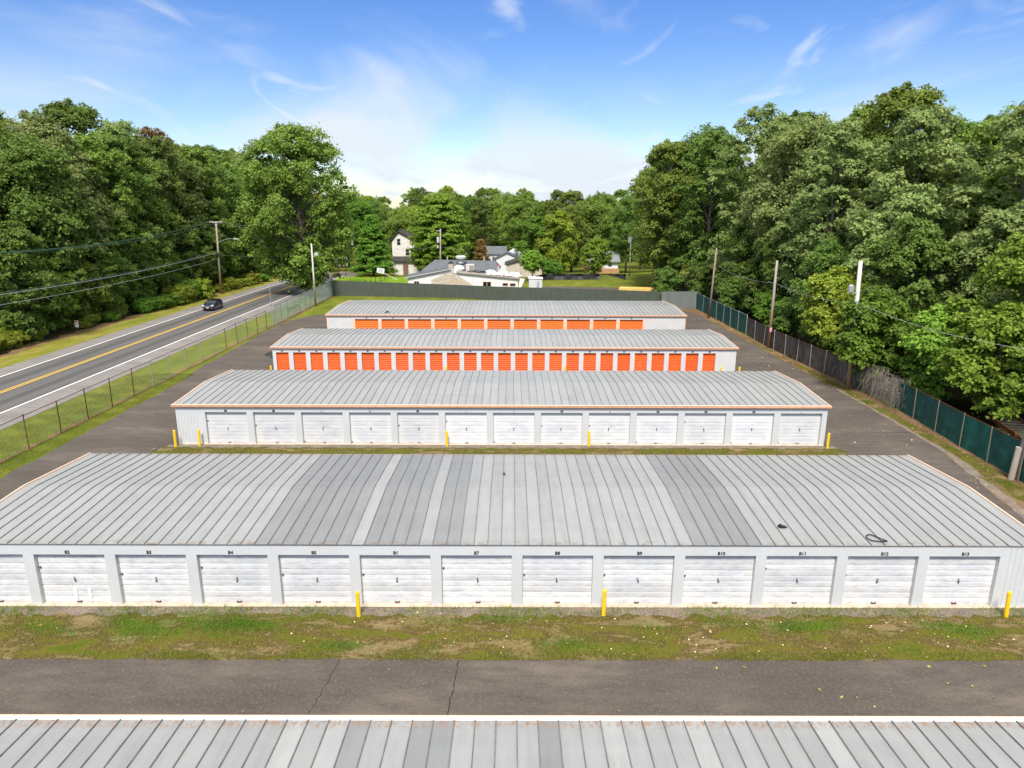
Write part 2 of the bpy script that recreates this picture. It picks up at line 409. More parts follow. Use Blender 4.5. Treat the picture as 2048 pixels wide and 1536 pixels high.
yard = wob((-28.4, -6), (-28.5, 56), 60, 0.10, 1) + wob((-29.2, 62), (-29.7, 84), 22, 0.10, 2) + [(-29.2, 90), (-27.6, 93.8), (-25.5, 95.8), (-21, 97.3)] + [(25, 99.5), (26.0, 97)] + wob((26.4, 92), (27.2, 46), 46, 0.12, 3) + wob((27.0, 40), (25.2, 31), 9, 0.10, 4) + [(25.2, -6)]
yo = tag(sheet('yard_asphalt', yard, 0.0, ASPH), kind='structure')
XC = -0.61; LEN = 41.15; HL = LEN / 2
BY = {'A': 4.65, 'B': 23.09, 'C': 41.24, 'D': 59.32, 'E': 77.72}
# grass strips in front of the buildings
for nm, y0, y1, sd_ in (('front_grass_strip', 19.9, 23.0, 5), ('rear_grass_strip', 38.1, 41.15, 6)):
    lo = wob((XC - HL - 1.4, y0), (XC + HL + 1.2, y0), 90, 0.05, sd_)
    hi_ = wob((XC + HL + 0.5, y1), (XC - HL - 0.6, y1), 20, 0.0, sd_ + 20)
    tag(sheet(nm, lo + hi_, 0.004, STRIP), kind='structure')
    g = [(XC - HL - 0.6, y1 - 0.05)] + wob((XC - HL - 0.6, y1 - 0.55), (XC + HL + 0.6, y1 - 0.55), 120, 0.16, sd_ + 40) + [(XC + HL + 0.6, y1 - 0.05)]
    tag(sheet(nm.replace('grass', 'gravel'), g, 0.008, GRAVEL), kind='structure')
# soil and litter strip along the right-hand fence
ro = wob((28.6, 30), (29.1, 52), 22, 0.1, 9) + wob((28.6, 60), (27.6, 80), 20, 0.1, 10) + [(27.6, 101), (21, 101.5), (21, 100.4), (25.4, 99.4)]
ro += wob((26.5, 92), (27.1, 60), 30, 0.12, 11) + wob((27.15, 52), (27.15, 46), 6, 0.1, 12) + wob((26.9, 40), (25.0, 30), 10, 0.1, 13)
tag(sheet('litter_strip', ro, 0.004, LITTER), kind='structure')
gs = wob((27.7, 30), (28.1, 40), 12, 0.2, 61) + wob((28.2, 46), (28.3, 52), 8, 0.2, 62) + wob((28.0, 57), (27.5, 68), 14, 0.25, 63) + [(27.3, 78)] + wob((26.9, 74), (27.3, 60), 16, 0.3, 64) + wob((27.4, 52), (27.5, 46), 8, 0.2, 65) + wob((27.3, 40), (26.3, 30), 12, 0.25, 66)
tag(sheet('right_grass_strip', gs, 0.008, STRIP), kind='structure')
eg = wob((25.7, 30), (27.2, 39), 12, 0.12, 67) + wob((27.35, 41), (27.45, 56), 18, 0.15, 68) + wob((27.15, 56), (27.1, 45), 14, 0.1, 69) + wob((26.9, 40), (25.0, 30), 12, 0.12, 70)
tag(sheet('right_gravel_edge', eg, 0.012, GRAVEL), kind='structure')
# road: straight past the yard, then bending gently to the right
def road_c(y):
    return -41.45 if y < 118 else -41.45 + (y - 118) ** 2 * 0.00135
def road_dir(y):
    k = 0 if y < 118 else 2 * (y - 118) * 0.00135
    v = Vector((k, 1)); v.normalize(); return v
RYS = [-40, 0, 40, 80, 110, 118] + [118 + 5 * i for i in range(1, 30)]
def ribbon(name, o0, o1, dz, mt, parent=None, uv=False):
    mb = MB(); prev = None
    for y in RYS:
        t = road_dir(y); nx, ny = t.y, -t.x; c = road_c(y); z = gz(y) + dz
        a = (c + nx * o0, y + ny * o0, z); b = (c + nx * o1, y + ny * o1, z)
        if prev: mb.quad(prev[0], prev[1], b, a)
        prev = (a, b)
    me = mb.mesh(name, mt)
    if uv:
        ul = me.uv_layers.new(name='UVMap')
        for p in me.polygons:
            for li in p.loop_indices:
                co = me.vertices[me.loops[li].vertex_index].co
                c = road_c(co.y); ul.data[li].uv = (0.0 if co.x < c else 1.0, co.y * 0.1)
    return link(name, me, parent)
road = tag(ribbon('road_shoulders', -6.0, 6.9, 0.0, SHOULD), kind='structure')
lane = tag(ribbon('road', -3.95, 4.25, 0.004, LANE, None, True), kind='structure')
for nm, a, b, mt in (('white_edge_line', -3.85, -3.68, LINEW), ('white_edge_line', 4.02, 4.20, LINEW), ('yellow_centre_line', -0.24, -0.09, LINEY), ('yellow_centre_line', 0.09, 0.24, LINEY)):
    ribbon(nm, a, b, 0.008, mt, lane)
tag(ribbon('far_verge', -10.6, -6.05, -0.004, VERGE), kind='structure')
tag(sheet('verge_soil', wob((-50.5, 40), (-50.9, 118), 80, 0.35, 51) + wob((-52.6, 118), (-52.6, 40), 60, 0.5, 52), 0.0005, LITTER), kind='structure')
tag(sheet('roadside_wood_floor', [(-51.8, 20)] + wob((-51.8, 30), (-52.2, 130), 60, 0.7, 14) + [(-50, 160), (-42, 190), (-120, 190), (-120, 20)], 0.003, FLOOR), kind='structure')
tag(sheet('fence_side_wood_floor', [(29.6, 44), (29.6, 58), (29.0, 100), (22, 103), (30, 145), (120, 145), (120, 40)], 0.003, FLOOR), kind='structure')
tag(sheet('corner_lawn', [(-34.2, 121), (-30, 117), (-17, 117), (-17, 130), (-22, 146), (-32, 146), (-36.5, 146), (-35.2, 132)], 0.002, BRIGHT), kind='structure')
tag(sheet('parking_asphalt', [(-28, 117), (-19, 116.5), (-19, 128.5), (-25, 128)], 0.006, ASPH), kind='structure')
tag(sheet('rear_lot_asphalt', [(4, 108), (22, 104), (27, 127), (5, 130)], 0.003, ASPH), kind='structure')
# soil line under the left chain link fence
tag(sheet('fence_line_soil', wob((-30.0, 20), (-30.0, 86), 66, 0.12, 15) + wob((-29.6, 86), (-29.8, 115), 28, 0.2, 16) + [(-30.6, 115)] + wob((-30.5, 86), (-30.4, 20), 66, 0.12, 17), 0.004, LITTER), kind='structure')

def crack(pts, wd, seed, parent):
    rg = random.Random(seed); mb = MB(); P = []
    for (a, b) in zip(pts[:-1], pts[1:]):
        n = max(2, int(math.hypot(b[0] - a[0], b[1] - a[1]) / 0.18))
        for i in range(n):
            t = i / n; P.append((a[0] + (b[0] - a[0]) * t + rg.uniform(-.035, .035), a[1] + (b[1] - a[1]) * t + rg.uniform(-.035, .035)))
    P.append(pts[-1])
    for i in range(len(P) - 1):
        a, b = Vector(P[i]), Vector(P[i + 1]); t = (b - a).normalized(); nn = Vector((-t.y, t.x)); h = wd * rg.uniform(0.35, 1.0)
        mb.quad((a.x - nn.x * h, a.y - nn.y * h, 0.004), (a.x + nn.x * h, a.y + nn.y * h, 0.004), (b.x + nn.x * h, b.y + nn.y * h, 0.004), (b.x - nn.x * h, b.y - nn.y * h, 0.004))
    return mb.build('crack', CRACK, parent)
crack([(-5.75, 19.85), (-5.95, 18.2), (-6.15, 16.6), (-5.95, 15.4), (-6.1, 14.3)], 0.016, 1, yo)
crack([(-1.75, 19.85), (-1.85, 18.0), (-1.95, 16.2), (-1.95, 14.3)], 0.022, 2, yo)
crack([(20.2, 43.6), (22.2, 43.5), (24.1, 43.9), (26.8, 43.9)], 0.035, 3, yo)
crack([(19.4, 39.0), (20.6, 38.6), (21.6, 38.4)], 0.03, 4, yo)
crack([(-25.6, 36.9), (-21.4, 37.0)], 0.035, 5, yo)
crack([(-27.4, 53.9), (-25.0, 53.2), (-21.5, 53.4)], 0.025, 6, yo)
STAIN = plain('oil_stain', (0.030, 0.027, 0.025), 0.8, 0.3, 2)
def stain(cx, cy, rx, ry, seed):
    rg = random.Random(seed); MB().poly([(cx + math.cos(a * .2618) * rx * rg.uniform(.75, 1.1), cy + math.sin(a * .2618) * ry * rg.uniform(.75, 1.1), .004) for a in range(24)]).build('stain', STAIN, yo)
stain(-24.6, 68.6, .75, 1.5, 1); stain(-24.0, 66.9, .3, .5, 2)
# ------------------------------------------------------------------ storage buildings
HW = 2.53; DEP = 9.38; RISE = 0.275; OV = 0.05
def roof_z(y, dep):
    m_ = dep / 2
    return HW + 0.075 + RISE * (1 - abs(y - m_) / (m_ + OV))
def roof_profile(dep):
    m_ = dep / 2
    pts = [(-OV, roof_z(-OV, dep)), (m_ * 0.5, roof_z(m_ * 0.5, dep)), (m_ - 0.14, roof_z(m_ - 0.14, dep)), (m_ - 0.05, roof_z(m_ - 0.08, dep)), (m_ + 0.05, roof_z(m_ + 0.08, dep)), (m_ + 0.14, roof_z(m_ + 0.14, dep)), (m_ * 1.5, roof_z(m_ * 1.5, dep)), (dep + OV, roof_z(dep + OV, dep))]
    return pts
def panel_mesh(name, pw, dep):
    mb = MB(); pr = roof_profile(dep); s = 0.011; hh = 0.034
    for (y0, z0), (y1, z1) in zip(pr[:-1], pr[1:]):
        y0_, y1_ = y0 + OV, y1 + OV
        mb.quad((s, y0_, z0), (pw, y0_, z0), (pw, y1_, z1), (s, y1_, z1), 0)
        # standing seam along the left edge
        mb.quad((-s, y0_, z0 - .01), (-s, y0_, z0 + hh), (-s, y1_, z1 + hh), (-s, y1_, z1 - .01), 1)
        mb.quad((-s, y0_, z0 + hh), (s, y0_, z0 + hh), (s, y1_, z1 + hh), (-s, y1_, z1 + hh), 1)
        mb.quad((s, y0_, z0 - .01), (s, y1_, z1 - .01), (s, y1_, z1 + hh), (s, y0_, z0 + hh), 1)
    y0, z0 = pr[0][0] + OV, pr[0][1]; y1, z1 = pr[-1][0] + OV, pr[-1][1]
    mb.quad((s, y0, z0 - .03), (pw, y0, z0 - .03), (pw, y0, z0), (s, y0, z0), 0)
    mb.quad((-s, y0, z0 - .03), (s, y0, z0 - .03), (s, y0, z0 + hh), (-s, y0, z0 + hh), 1)
    mb.quad((-s, y1, z1 - .03), (s, y1, z1 - .03), (s, y1, z1 + hh), (-s, y1, z1 + hh), 1)
    mb.quad((s, y1, z1 - .03), (pw, y1, z1 - .03), (pw, y1, z1), (s, y1, z1), 0)
    me = bpy.data.meshes.new(name); me.from_pydata(mb.v, [], mb.f)
    me.materials.append(ROOF[0]); me.materials.append(SEAM); me.polygons.foreach_set('material_index', mb.m); me.update()
    return me
FONT_CACHE = {}
def text_mesh(txt, size, mt):
    k = (txt, size)
    if k in FONT_CACHE: return FONT_CACHE[k]
    cu = bpy.data.curves.new('txt', 'FONT'); cu.body = txt; cu.size = size; cu.align_x = 'CENTER'; cu.extrude = 0.004; cu.offset = 0.006
    ob = bpy.data.objects.new('txt', cu); COL.objects.link(ob)
    dg = bpy.context.evaluated_depsgraph_get()
    me = bpy.data.meshes.new_from_object(ob.evaluated_get(dg)); me.name = 'door_number'
    bpy.data.objects.remove(ob); me.materials.clear(); me.materials.append(mt)
    FONT_CACHE[k] = me; return me
INK = plain('number_black', (0.015, 0.015, 0.02), 0.6, 0.2, 5)
PLATES = [plain('plate_brown', (0.20, 0.09, 0.04), 0.6), plain('plate_slate', (0.06, 0.09, 0.12), 0.6), plain('plate_teal', (0.03, 0.20, 0.20), 0.6), plain('plate_grey', (0.12, 0.12, 0.12), 0.6), plain('plate_blue', (0.05, 0.12, 0.28), 0.6)]
DH = 2.10
def slat_mesh(wd, h):
    """one corrugated slat of a roll-up curtain: a shallow trapezoid ridge with a groove at its foot"""
    mb = MB(); x0, x1 = -wd / 2, wd / 2
    prof = [(0.0, 0.0), (0.006, 0.004), (0.0, 0.03), (-0.004, 0.045), (-0.004, h - 0.045), (0.0, h - 0.028), (0.0, h - 0.004), (0.008, h)]
    for (a, za), (b, zb) in zip(prof[:-1], prof[1:]):
        mb.quad((x0, a, za), (x1, a, za), (x1, b, zb), (x0, b, zb))
    me = bpy.data.meshes.new('slat'); me.from_pydata(mb.v, [], mb.f); me.update(); return me
def curtain_mesh(wd, ns, rel=1.0):
    mb = MB(); h = DH / ns; x0, x1 = -wd / 2, wd / 2
    prof = [(0.0, 0.0), (0.006, 0.004), (0.0, 0.03), (-0.004, 0.045), (-0.004, h - 0.045), (0.0, h - 0.028), (0.0, h - 0.004), (0.008, h)]
    prof = [(a * rel, b) for a, b in prof]
    for k in range(ns):
        for (a, za), (b, zb) in zip(prof[:-1], prof[1:]):
            mb.quad((x0, a, za + k * h), (x1, a, za + k * h), (x1, b, zb + k * h), (x0, b, zb + k * h))
    me = bpy.data.meshes.new('door'); me.from_pydata(mb.v, [], mb.f); me.update(); return me
def storage(key, label, dep, first, pitch, nd, dw, wallm, pillm, doorm, trimmode, panels, slats, numbers, handle, salmon_corner=False, ns=9, dark=(), mid=(), pale=(), front=True):
    Y = BY[key]
    root = tag(empty('storage_building', (XC, Y, 0)), label, 'storage building', 'rows of metal storage units')
    rg = random.Random(ord(key))
    # roof
    npn = 81; pw = (LEN + 0.12) / npn
    pm = panel_mesh('roof_panel', pw - 0.004, dep)
    for i in range(npn):
        o = link('roof_panel', pm, root, (-HL - 0.06 + i * pw, -OV, 0))
        if i in dark: setmat(o, 0, ROOF[2])
        elif i in mid: setmat(o, 0, ROOF[1])
        elif i in pale: setmat(o, 0, ROOF[3])
    pr = roof_profile(dep)
    for sgn in (-1, 1):
        mb = MB(); xa, xb = (-HL - 0.115, -HL - 0.045) if sgn < 0 else (HL + 0.055, HL + 0.125)
        for (y0, z0), (y1, z1) in zip(pr[:-1], pr[1:]):
            mb.prism([(y0, z0 - .12), (y1, z1 - .12), (y1, z1 + .055), (y0, z0 + .055)], 'x', xa, xb)
        mb.build('rake_trim', SALMONL, root)
    # walls: back and both ends
    mb = MB(); mb.box(-HL, HL, dep - 0.06, dep, 0, HW); mb.build('back_wall', wallm, root)
    for sgn in (-1, 1):
        xa, xb = (-HL, -HL + 0.06) if sgn < 0 else (HL - 0.06, HL)
        mb = MB(); mb.prism([(0.02, 0), (dep - 0.07, 0), (dep - 0.07, HW + 0.03), (dep / 2, HW + RISE - 0.03), (0.02, HW + 0.03)], 'x', xa, xb); mb.build('end_wall', wallm, root)
    mb = MB(); mb.box(-HL + .08, HL - .08, .3, dep - .1, HW - 0.02, HW + 0.02); mb.build('ceiling_liner', WALLW, root)
    gw = 0.14 if key == 'A' else 0.03
    mb = MB(); mb.box(-HL - 0.13, HL + 0.13, dep + OV - 0.03, dep + OV + gw, HW + 0.0, HW + 0.072); mb.build('back_gutter', TRIMW if key == 'A' else GALV, root)
    if key == 'A':
        mb = MB(); mb.box(-HL - 0.15, HL + 0.15, dep + OV + 0.143, dep + OV + 0.165, HW - 0.02, HW + 0.09); mb.build('gutter_lip', SALMONL, root)
    mb = MB(); mb.box(-HL - .06, HL + .06, -0.06, dep + 0.05, -0.15, -0.005)
    mb.build('foundation', CONC, root)
    if not front: return root
    # front: header, pillars, end panels
    xs = [-HL + first + i * pitch for i in range(nd)]
    hdr0, hdr1 = (xs[0] - 0.30 if first > 1 else -HL), (xs[-1] + dw + 0.28 if HL - xs[-1] - dw > 1 else HL)
    MB().box(hdr0, hdr1, 0, 0.06, DH + 0.035, HW + 0.045).build('header', wallm, root)
    edges = [hdr0] + [v for x in xs for v in (x, x + dw)] + [hdr1]
    for i in range(0, len(edges), 2):
        a, b = edges[i], edges[i + 1]
        MB().box(a, b, 0, 0.17, 0.032, DH + 0.033).build('pillar', pillm, root)
    for a, b in ((-HL, hdr0), (hdr1, HL)):
        if b - a < 0.2: continue
        mb = MB(); mb.box(a + .004, b - .004, 0.012, 0.07, 0.02, HW + 0.05)
        x = a + 0.08
        while x < b - 0.1:
            mb.prism([(x, 0.012), (x + .018, -0.008), (x + .05, -0.008), (x + .068, 0.012)], 'z', 0.03, HW + 0.02); x += 0.20
        mb.build('ribbed_panel', wallm, root)
    if salmon_corner:
        for x in (-HL - .02, HL - .1): MB().box(x, x + .12, -0.022, 0.09, 0, HW + 0.02).build('corner_trim', SALMONL, root)
        for x in (hdr0 - .06, hdr1 - .06): MB().box(x, x + .12, -0.016, 0.01, 0, DH + .2).build('corner_trim', SALMONL, root)
    MB().box(-HL, HL, -0.10, 0.32, -0.10, 0.03).build('door_sill', CONC, root)
    if trimmode == 'gutter':
        gb = MB()
        gb.prism([(-OV - .005, HW - 0.03), (-OV - .10, HW - 0.03), (-OV - .13, HW + 0.04), (-OV - .115, HW + 0.07), (-OV - .135, HW + 0.12), (-OV - .005, HW + 0.12)], 'x', -HL - 0.14, HL + 0.14)
        gb.build('front_gutter', SALMON, root)
        MB().box(-HL - .14, HL + .14, -OV - .15, -OV + .015, HW + .121, HW + .14).build('gutter_lip', SALMONL, root)
        MB().box(-HL, HL, -OV - .0, 0.0, HW - 0.045, HW - 0.02).build('drip_edge', DARKM, root)
    else:
        MB().box(-HL - .1, HL + .1, -OV + .012, -OV + .045, HW + 0.03, HW + 0.06).build('drip_edge', DARKM, root)
    # doors
    if slats:
        h = DH / ns; sm = slat_mesh(dw - 0.01, h); sm.materials.append(doorm)
    else:
        cm = curtain_mesh(dw - 0.01, ns, 1.0 if key == 'C' else 3.0); cm.materials.append(doorm)
    hm = MB(); hm.box(-.022, .022, -.028, -.013, -.10, .10).box(-.01, .01, -.045, -.028, -.015, .015).box(-.012, .04, -.058, -.046, -.04, .015)
    hme = hm.mesh('handle', plain('handle_steel', (0.13, 0.13, 0.14), .5, .3, 5))
    lm = MB(); lm.box(-.035, .035, -.04, -.013, -.018, .018).tube([(0, -.028, -.018), (0, -.028, -.07)], .016, 6); lme = lm.mesh('latch', DARKM)
    bm_ = MB(); bm_.box(-.085, .085, -.05, -.013, 0.015, 0.04).box(-.085, -.065, -.05, -.013, .04, .075).box(.065, .085, -.05, -.013, .04, .075); bme = bm_.mesh('pull', RUSTY)
    for i, x in enumerate(xs):
        cx = x + dw / 2
        if slats:
            d = tag(empty('door', (cx, 0.17, 0.036)), numbers and numbers[i] and 'white roll-up door under the number ' + numbers[i]); d.parent = root
            for k in range(ns): link('slat', sm, d, (rg.uniform(-.002, .002), rg.uniform(-.003, .003), k * h))
            MB().box(-dw / 2, dw / 2, 0.02, 0.05, 0, DH).build('backing', doorm, d)
            if numbers[i] == 'B2':
                for tx in (-.09, .45): MB().box(tx - .055, tx + .055, -.024, -.018, .03, .6).build('tape_strip', FRESH, d)
        else:
            d = link('door', cm, root, (cx, 0.17, 0.036))
        if handle == 'centre':
            o = link('handle', hme, d, (rg.uniform(-.03, .03), 0, 0.98)); o.rotation_euler = (0, rg.uniform(-.25, .25), 0)
            link('latch', lme, d, (-dw / 2 + 0.07, 0, rg.choice((0.12, 1.2, 1.22, 1.5))))
            link('pull', bme, d, (rg.uniform(-.04, .04), 0, 0))
        else:
            link('latch', lme, d, (dw / 2 - 0.12, 0, 0.62))
        if numbers and numbers[i]:
            t = text_mesh(numbers[i], 0.18 if key == 'B' else 0.13, INK)
            o = link('door_number', t, root, (cx + rg.uniform(-.04, .04), -0.006, DH + 0.075)); o.rotation_euler = (R(90), 0, 0)
            if key != 'B':
                pl = MB().box(-.09, .09, 0, .003, -.02, .125).build('number_plate', rg.choice([WALLW, PLATES[3], WALLW]), root, (cx, -0.0055, DH + .075))
        elif numbers is None:
            MB().box(-.09, .09, -.012, -.002, 0, .13).build('number_plate', rg.choice(PLATES), root, (cx, 0, DH + 0.10))
    return root
storage('A', 'nearest grey steel roof in the bottom foreground with white rear gutter', DEP, 0.3, 3.048, 13, 2.65, WALL, WALL, DOORW, 'drip', 81, False, [], 'centre', front=False,
        dark={34, 37, 38, 43}, mid=set(range(0, 31)) | {32} | (set(range(53, 81)) - {56}), pale={31, 33, 56, 46, 50})
storage('B', 'storage row with white roll-up doors numbered B2 to B13 and striped grey roof', DEP, 20.575 - 17.246 - 3.048, 3.048, 13, 2.65, WALL, WALL, DOORW, 'drip', 81, True, [None] + ['B%d' % k for k in range(2, 14)], 'centre', dark=set(range(23, 30)) | set(range(31, 35)) | {36, 37} | set(range(55, 60)))
storage('C', 'second storage row with thirteen white doors under a copper coloured gutter', DEP, 1.855, 3.03, 13, 2.62, WALL, WALL, DOORW, 'gutter', 81, False, [str(13 - k) for k in range(13)], 'centre', ns=9)
storage('D', 'third storage row with a long line of narrow bright orange doors', DEP, 0.30, 1.516, 26, 1.12, WALLW, WALLW, DOORO, 'gutter', 81, False, None, 'side', ns=12)
storage('E', 'farthest storage row with wide amber orange doors and salmon door posts', 12.5, 3.23, 3.04, 11, 2.64, WALLW, SALMONL, DOORA, 'gutter', 81, False, None, 'side', salmon_corner=True, ns=9)

# ------------------------------------------------------------------ bollards
bmb = MB(); bmb.lathe([(.075, 0), (.075, 1.06), (.062, 1.09), (.03, 1.105)], sides=14); bmb.smooth = False
bol = bmb.mesh('bollard', YELL)
for x, y, h, lb in [(-5.65, 22.4, 1.0, 'yellow steel bollard on the grass in front of the post left of door B6'),
                 (3.46, 22.5, 1.02, 'yellow steel bollard on the grass in front of the post left of door B9'),
                 (18.46, 22.45, 1.0, 'yellow steel bollard at the right end of the nearest row of doors'),
                 (-21.15, 40.7, 1.08, 'yellow bollard at the outer left corner of the second storage row'),
                 (-19.72, 40.9, 1.06, 'yellow bollard before the blank panel left of the second row doors'),
                 (-4.08, 41.0, 0.98, 'yellow bollard between the fifth and sixth doors of the second row'),
                 (4.94, 41.0, 0.98, 'yellow bollard between the eighth and ninth doors of the second row'),
                 (19.95, 40.7, 0.98, 'yellow bollard at the right corner of the second storage row'),
                 (-21.25, 58.8, 1.0, 'yellow bollard at the left corner of the narrow orange door row'),
                 (-5.75, 58.9, 1.0, 'yellow bollard among the narrow orange doors, left of centre'),
                 (4.75, 58.9, 1.0, 'yellow bollard among the narrow orange doors, right of centre'),
                 (18.55, 58.8, 1.0, 'yellow bollard before the blank panel at the right of the orange row'),
                 (20.2, 58.8, 1.0, 'yellow bollard at the right corner of the narrow orange door row')]:
    o = link('bollard', bol, None, (x, y, 0)); o.scale = (1, 1, h / 1.06); o.rotation_euler = (random.Random(x).uniform(-.02, .02), random.Random(y).uniform(-.03, .03), 0)
    tag(o, lb, 'bollard', 'yellow bollards guarding the storage rows')

# ------------------------------------------------------------------ fences
def wires(mb, a, b, z0, z1, sp, r):
    """diamond chain-link wires on the vertical plane from a to b"""
    a = Vector((a[0], a[1], 0)); b = Vector((b[0], b[1], 0)); ln = (b - a).length; t = (b - a) / ln; h = z1 - z0
    nrm = Vector((-t.y, t.x, 0))
    k = -h
    def clip(s0, sl):
        # wire u = s0 + sl*(z)   for z in 0..h, clipped to 0..ln
        zs = [0.0, h]
        pts = []
        for z in zs: pts.append((s0 + sl * z, z))
        (u0, za), (u1, zb) = pts
        if u0 > u1: (u0, za), (u1, zb) = (u1, zb), (u0, za)
        if u1 <= 0 or u0 >= ln: return None
        if u0 < 0: f = -u0 / (u1 - u0); za += (zb - za) * f; u0 = 0
        if u1 > ln: f = (ln - u0) / (u1 - u0); zb = za + (zb - za) * f; u1 = ln
        return (u0, za, u1, zb)
    while k < ln + h:
        for sl, off in ((1, 0.0), (-1, h)):
            c = clip(k + off * 0 if sl > 0 else k + h, sl)
            if c:
                p = a + t * c[0]; q = a + t * c[2]; zA, zB = z0 + c[1], z0 + c[3]
                o = Vector((0, 0, r)); n2 = nrm * r * 0.8 * sl
                mb.quad(tuple(p + Vector((0, 0, zA)) - o + n2), tuple(q + Vector((0, 0, zB)) - o + n2), tuple(q + Vector((0, 0, zB)) + o + n2), tuple(p + Vector((0, 0, zA)) + o + n2))
                mb.quad(tuple(p + Vector((0, 0, zA)) - nrm * r + n2), tuple(q + Vector((0, 0, zB)) - nrm * r + n2), tuple(q + Vector((0, 0, zB)) + nrm * r + n2), tuple(p + Vector((0, 0, zA)) + nrm * r + n2))
        k += sp
WIRE = plain('chain_link_wire', (0.30, 0.31, 0.29), 0.5, 0.1, 3, 0.4, 0.3)
WIREG = plain('chain_link_wire_coated', (0.42, 0.50, 0.46), 0.5, 0.1, 3, 0.4)
FX = -30.1
lf = tag(empty('chain_link_fence', (FX, 28, 0)), 'long chain link fence with rusty posts and rail between yard and road', 'fence')
post = MB(); post.lathe([(.035, 0), (.035, 2.2), (.045, 2.21), (.03, 2.26)], sides=8)
pr_ = post.mesh('post', RUSTY); pg_ = post.mesh('post', GALV)
ylist = [40.3 + 3.05 * k for k in range(-4, 15)]
rgf = random.Random(4)
for y in ylist:
    o = link('post', pg_ if 55 < y < 69 else pr_, lf, (rgf.uniform(-.04, .04), y - 28, 0)); o.rotation_euler = (rgf.uniform(-.02, .02), rgf.uniform(-.03, .03), 0)
for a, b in zip(ylist[:-1], ylist[1:]):
    MB().tube([(0, a - 28, 2.2 + rgf.uniform(-.02, .02)), (0, (a + b) / 2 - 28, 2.18), (0, b - 28, 2.2 + rgf.uniform(-.02, .02))], .024, 6).build('top_rail', RUSTY, lf)
mb = MB(); wires(mb, (0, 0), (0, 58), 0.05, 2.17, 0.13, 0.0021); mb.build('wire_mesh', WIRE, lf)
lg = tag(empty('chain_link_fence', (FX, 86, 0)), 'taller galvanised chain link fence with silver posts near the roadside tree', 'fence')
post2 = MB(); post2.lathe([(.04, 0), (.04, 2.5), (.05, 2.51), (.03, 2.56)], sides=8); pm2 = post2.mesh('post', GALV)
yl2 = [86 + 2.68 * k for k in range(12)]
for y in yl2: link('post', pm2, lg, (0, y - 86, 0))
for a, b in zip(yl2[:-1], yl2[1:]): MB().tube([(0, a - 86, 2.5), (0, b - 86, 2.5)], .03, 6).build('top_rail', GALV, lg)
MB().tube([(-.05, 5.4, 1.35), (-.05, 10.6, 1.35)], .03, 6).build('gate_bar', GALV, lg)
mb = MB(); wires(mb, (0, 0), (0, 29.5), 0.05, 2.48, 0.08, 0.0048); mb.build('wire_mesh', WIREG, lg)
tp = tag(MB().tube([(0, 0, 0), (-.03, 0, 4.9)], .045, 8).build('tall_post', GALV, None, (FX - .25, 86, 0)), 'thin tall galvanised post where the two chain link fences meet', 'post')

def rib_panel(wd, h, n, depth=0.035):
    mb = MB(); s = wd / n
    for i in range(n):
        x = i * s
        prof = [(x, 0), (x + s * .35, 0), (x + s * .5, -depth), (x + s * .85, -depth), (x + s, 0)]
        for (xa, ya), (xb, yb) in zip(prof[:-1], prof[1:]):
            mb.quad((xa, ya, 0), (xb, yb, 0), (xb, yb, h), (xa, ya, h))
    return mb
def fence_green(name, c, var=0.10):
    n = NT(name); P = n.pos(); f = n.noise(n.mapping(P, (1.5, 1.5, 0.4)), 1.3, 5, 0.6); fn = n.noise(n.mapping(P, (9, 9, 0.8)), 2, 3)
    c0 = n.ramp(f, [(0.3, sh(c, 1 - var * 1.6)), (0.7, sh(c, 1 + var))]); c0 = n.mix(n.rng(fn, 0.4, 0.75, 0, 0.25), c0, sh(c, 0.65))
    n.col(c0).rough(0.6).spec(0.3); return n.m
FGREY = fence_green('fence_grey_green', (0.082, 0.095, 0.077)); FLITE = fence_green('fence_pale_steel', (0.17, 0.19, 0.18))
TEAL = fence_green('screen_teal', (0.010, 0.108, 0.080), 0.25); TEALD = fence_green('screen_teal_dark', (0.010, 0.085, 0.066), 0.25)
SCREEN = fence_green('weathered_dark_screen', (0.085, 0.070, 0.058), 0.35)
def panel_fence(name, label, pts, hs_, mt, pw, ribs, postm=None):
    root = tag(empty(name, (pts[0][0], pts[0][1], 0)), label, 'fence')
    ox, oy = pts[0]
    for (a, b, ha, hb) in zip(pts[:-1], pts[1:], hs_[:-1], hs_[1:]):
        a_, b_ = Vector(a), Vector(b); ln = (b_ - a_).length; n = max(1, round(ln / pw)); s = ln / n; ang = math.atan2(b_.y - a_.y, b_.x - a_.x)
        for i in range(n):
            p = a_ + (b_ - a_) * (i / n); h = ha + (hb - ha) * (i + .5) / n
            key = (name, round(s, 3), mt.name)
            if key not in FONT_CACHE: FONT_CACHE[key] = rib_panel(s, 1.0, ribs).mesh('panel', mt)
            o = link('panel', FONT_CACHE[key], root, (p.x - ox, p.y - oy, 0)); o.rotation_euler = (0, 0, ang); o.scale = (1, 1, h)
    return root
panel_fence('metal_fence', 'long grey green ribbed metal fence behind the farthest storage row', [(-30.2, 115.3), (-22, 114.3), (-10, 112.5), (-1.9, 109.8), (12, 105.6), (22.2, 102.2)], [2.5, 2.4, 2.2, 2.2, 2.35, 2.4], FGREY, 1.0, 4)
panel_fence('metal_fence', 'short pale ribbed steel fence at the far right corner of the yard', [(22.25, 101.4), (27.35, 101.0)], [2.5, 2.6], FLITE, 0.85, 4)
corner = tag(MB().box(-.07, .07, -.07, .07, 0, 2.65).build('corner_post', DARKM, None, (-30.3, 115.4, 0)), 'dark corner post at the left end of the grey green fence', 'post')

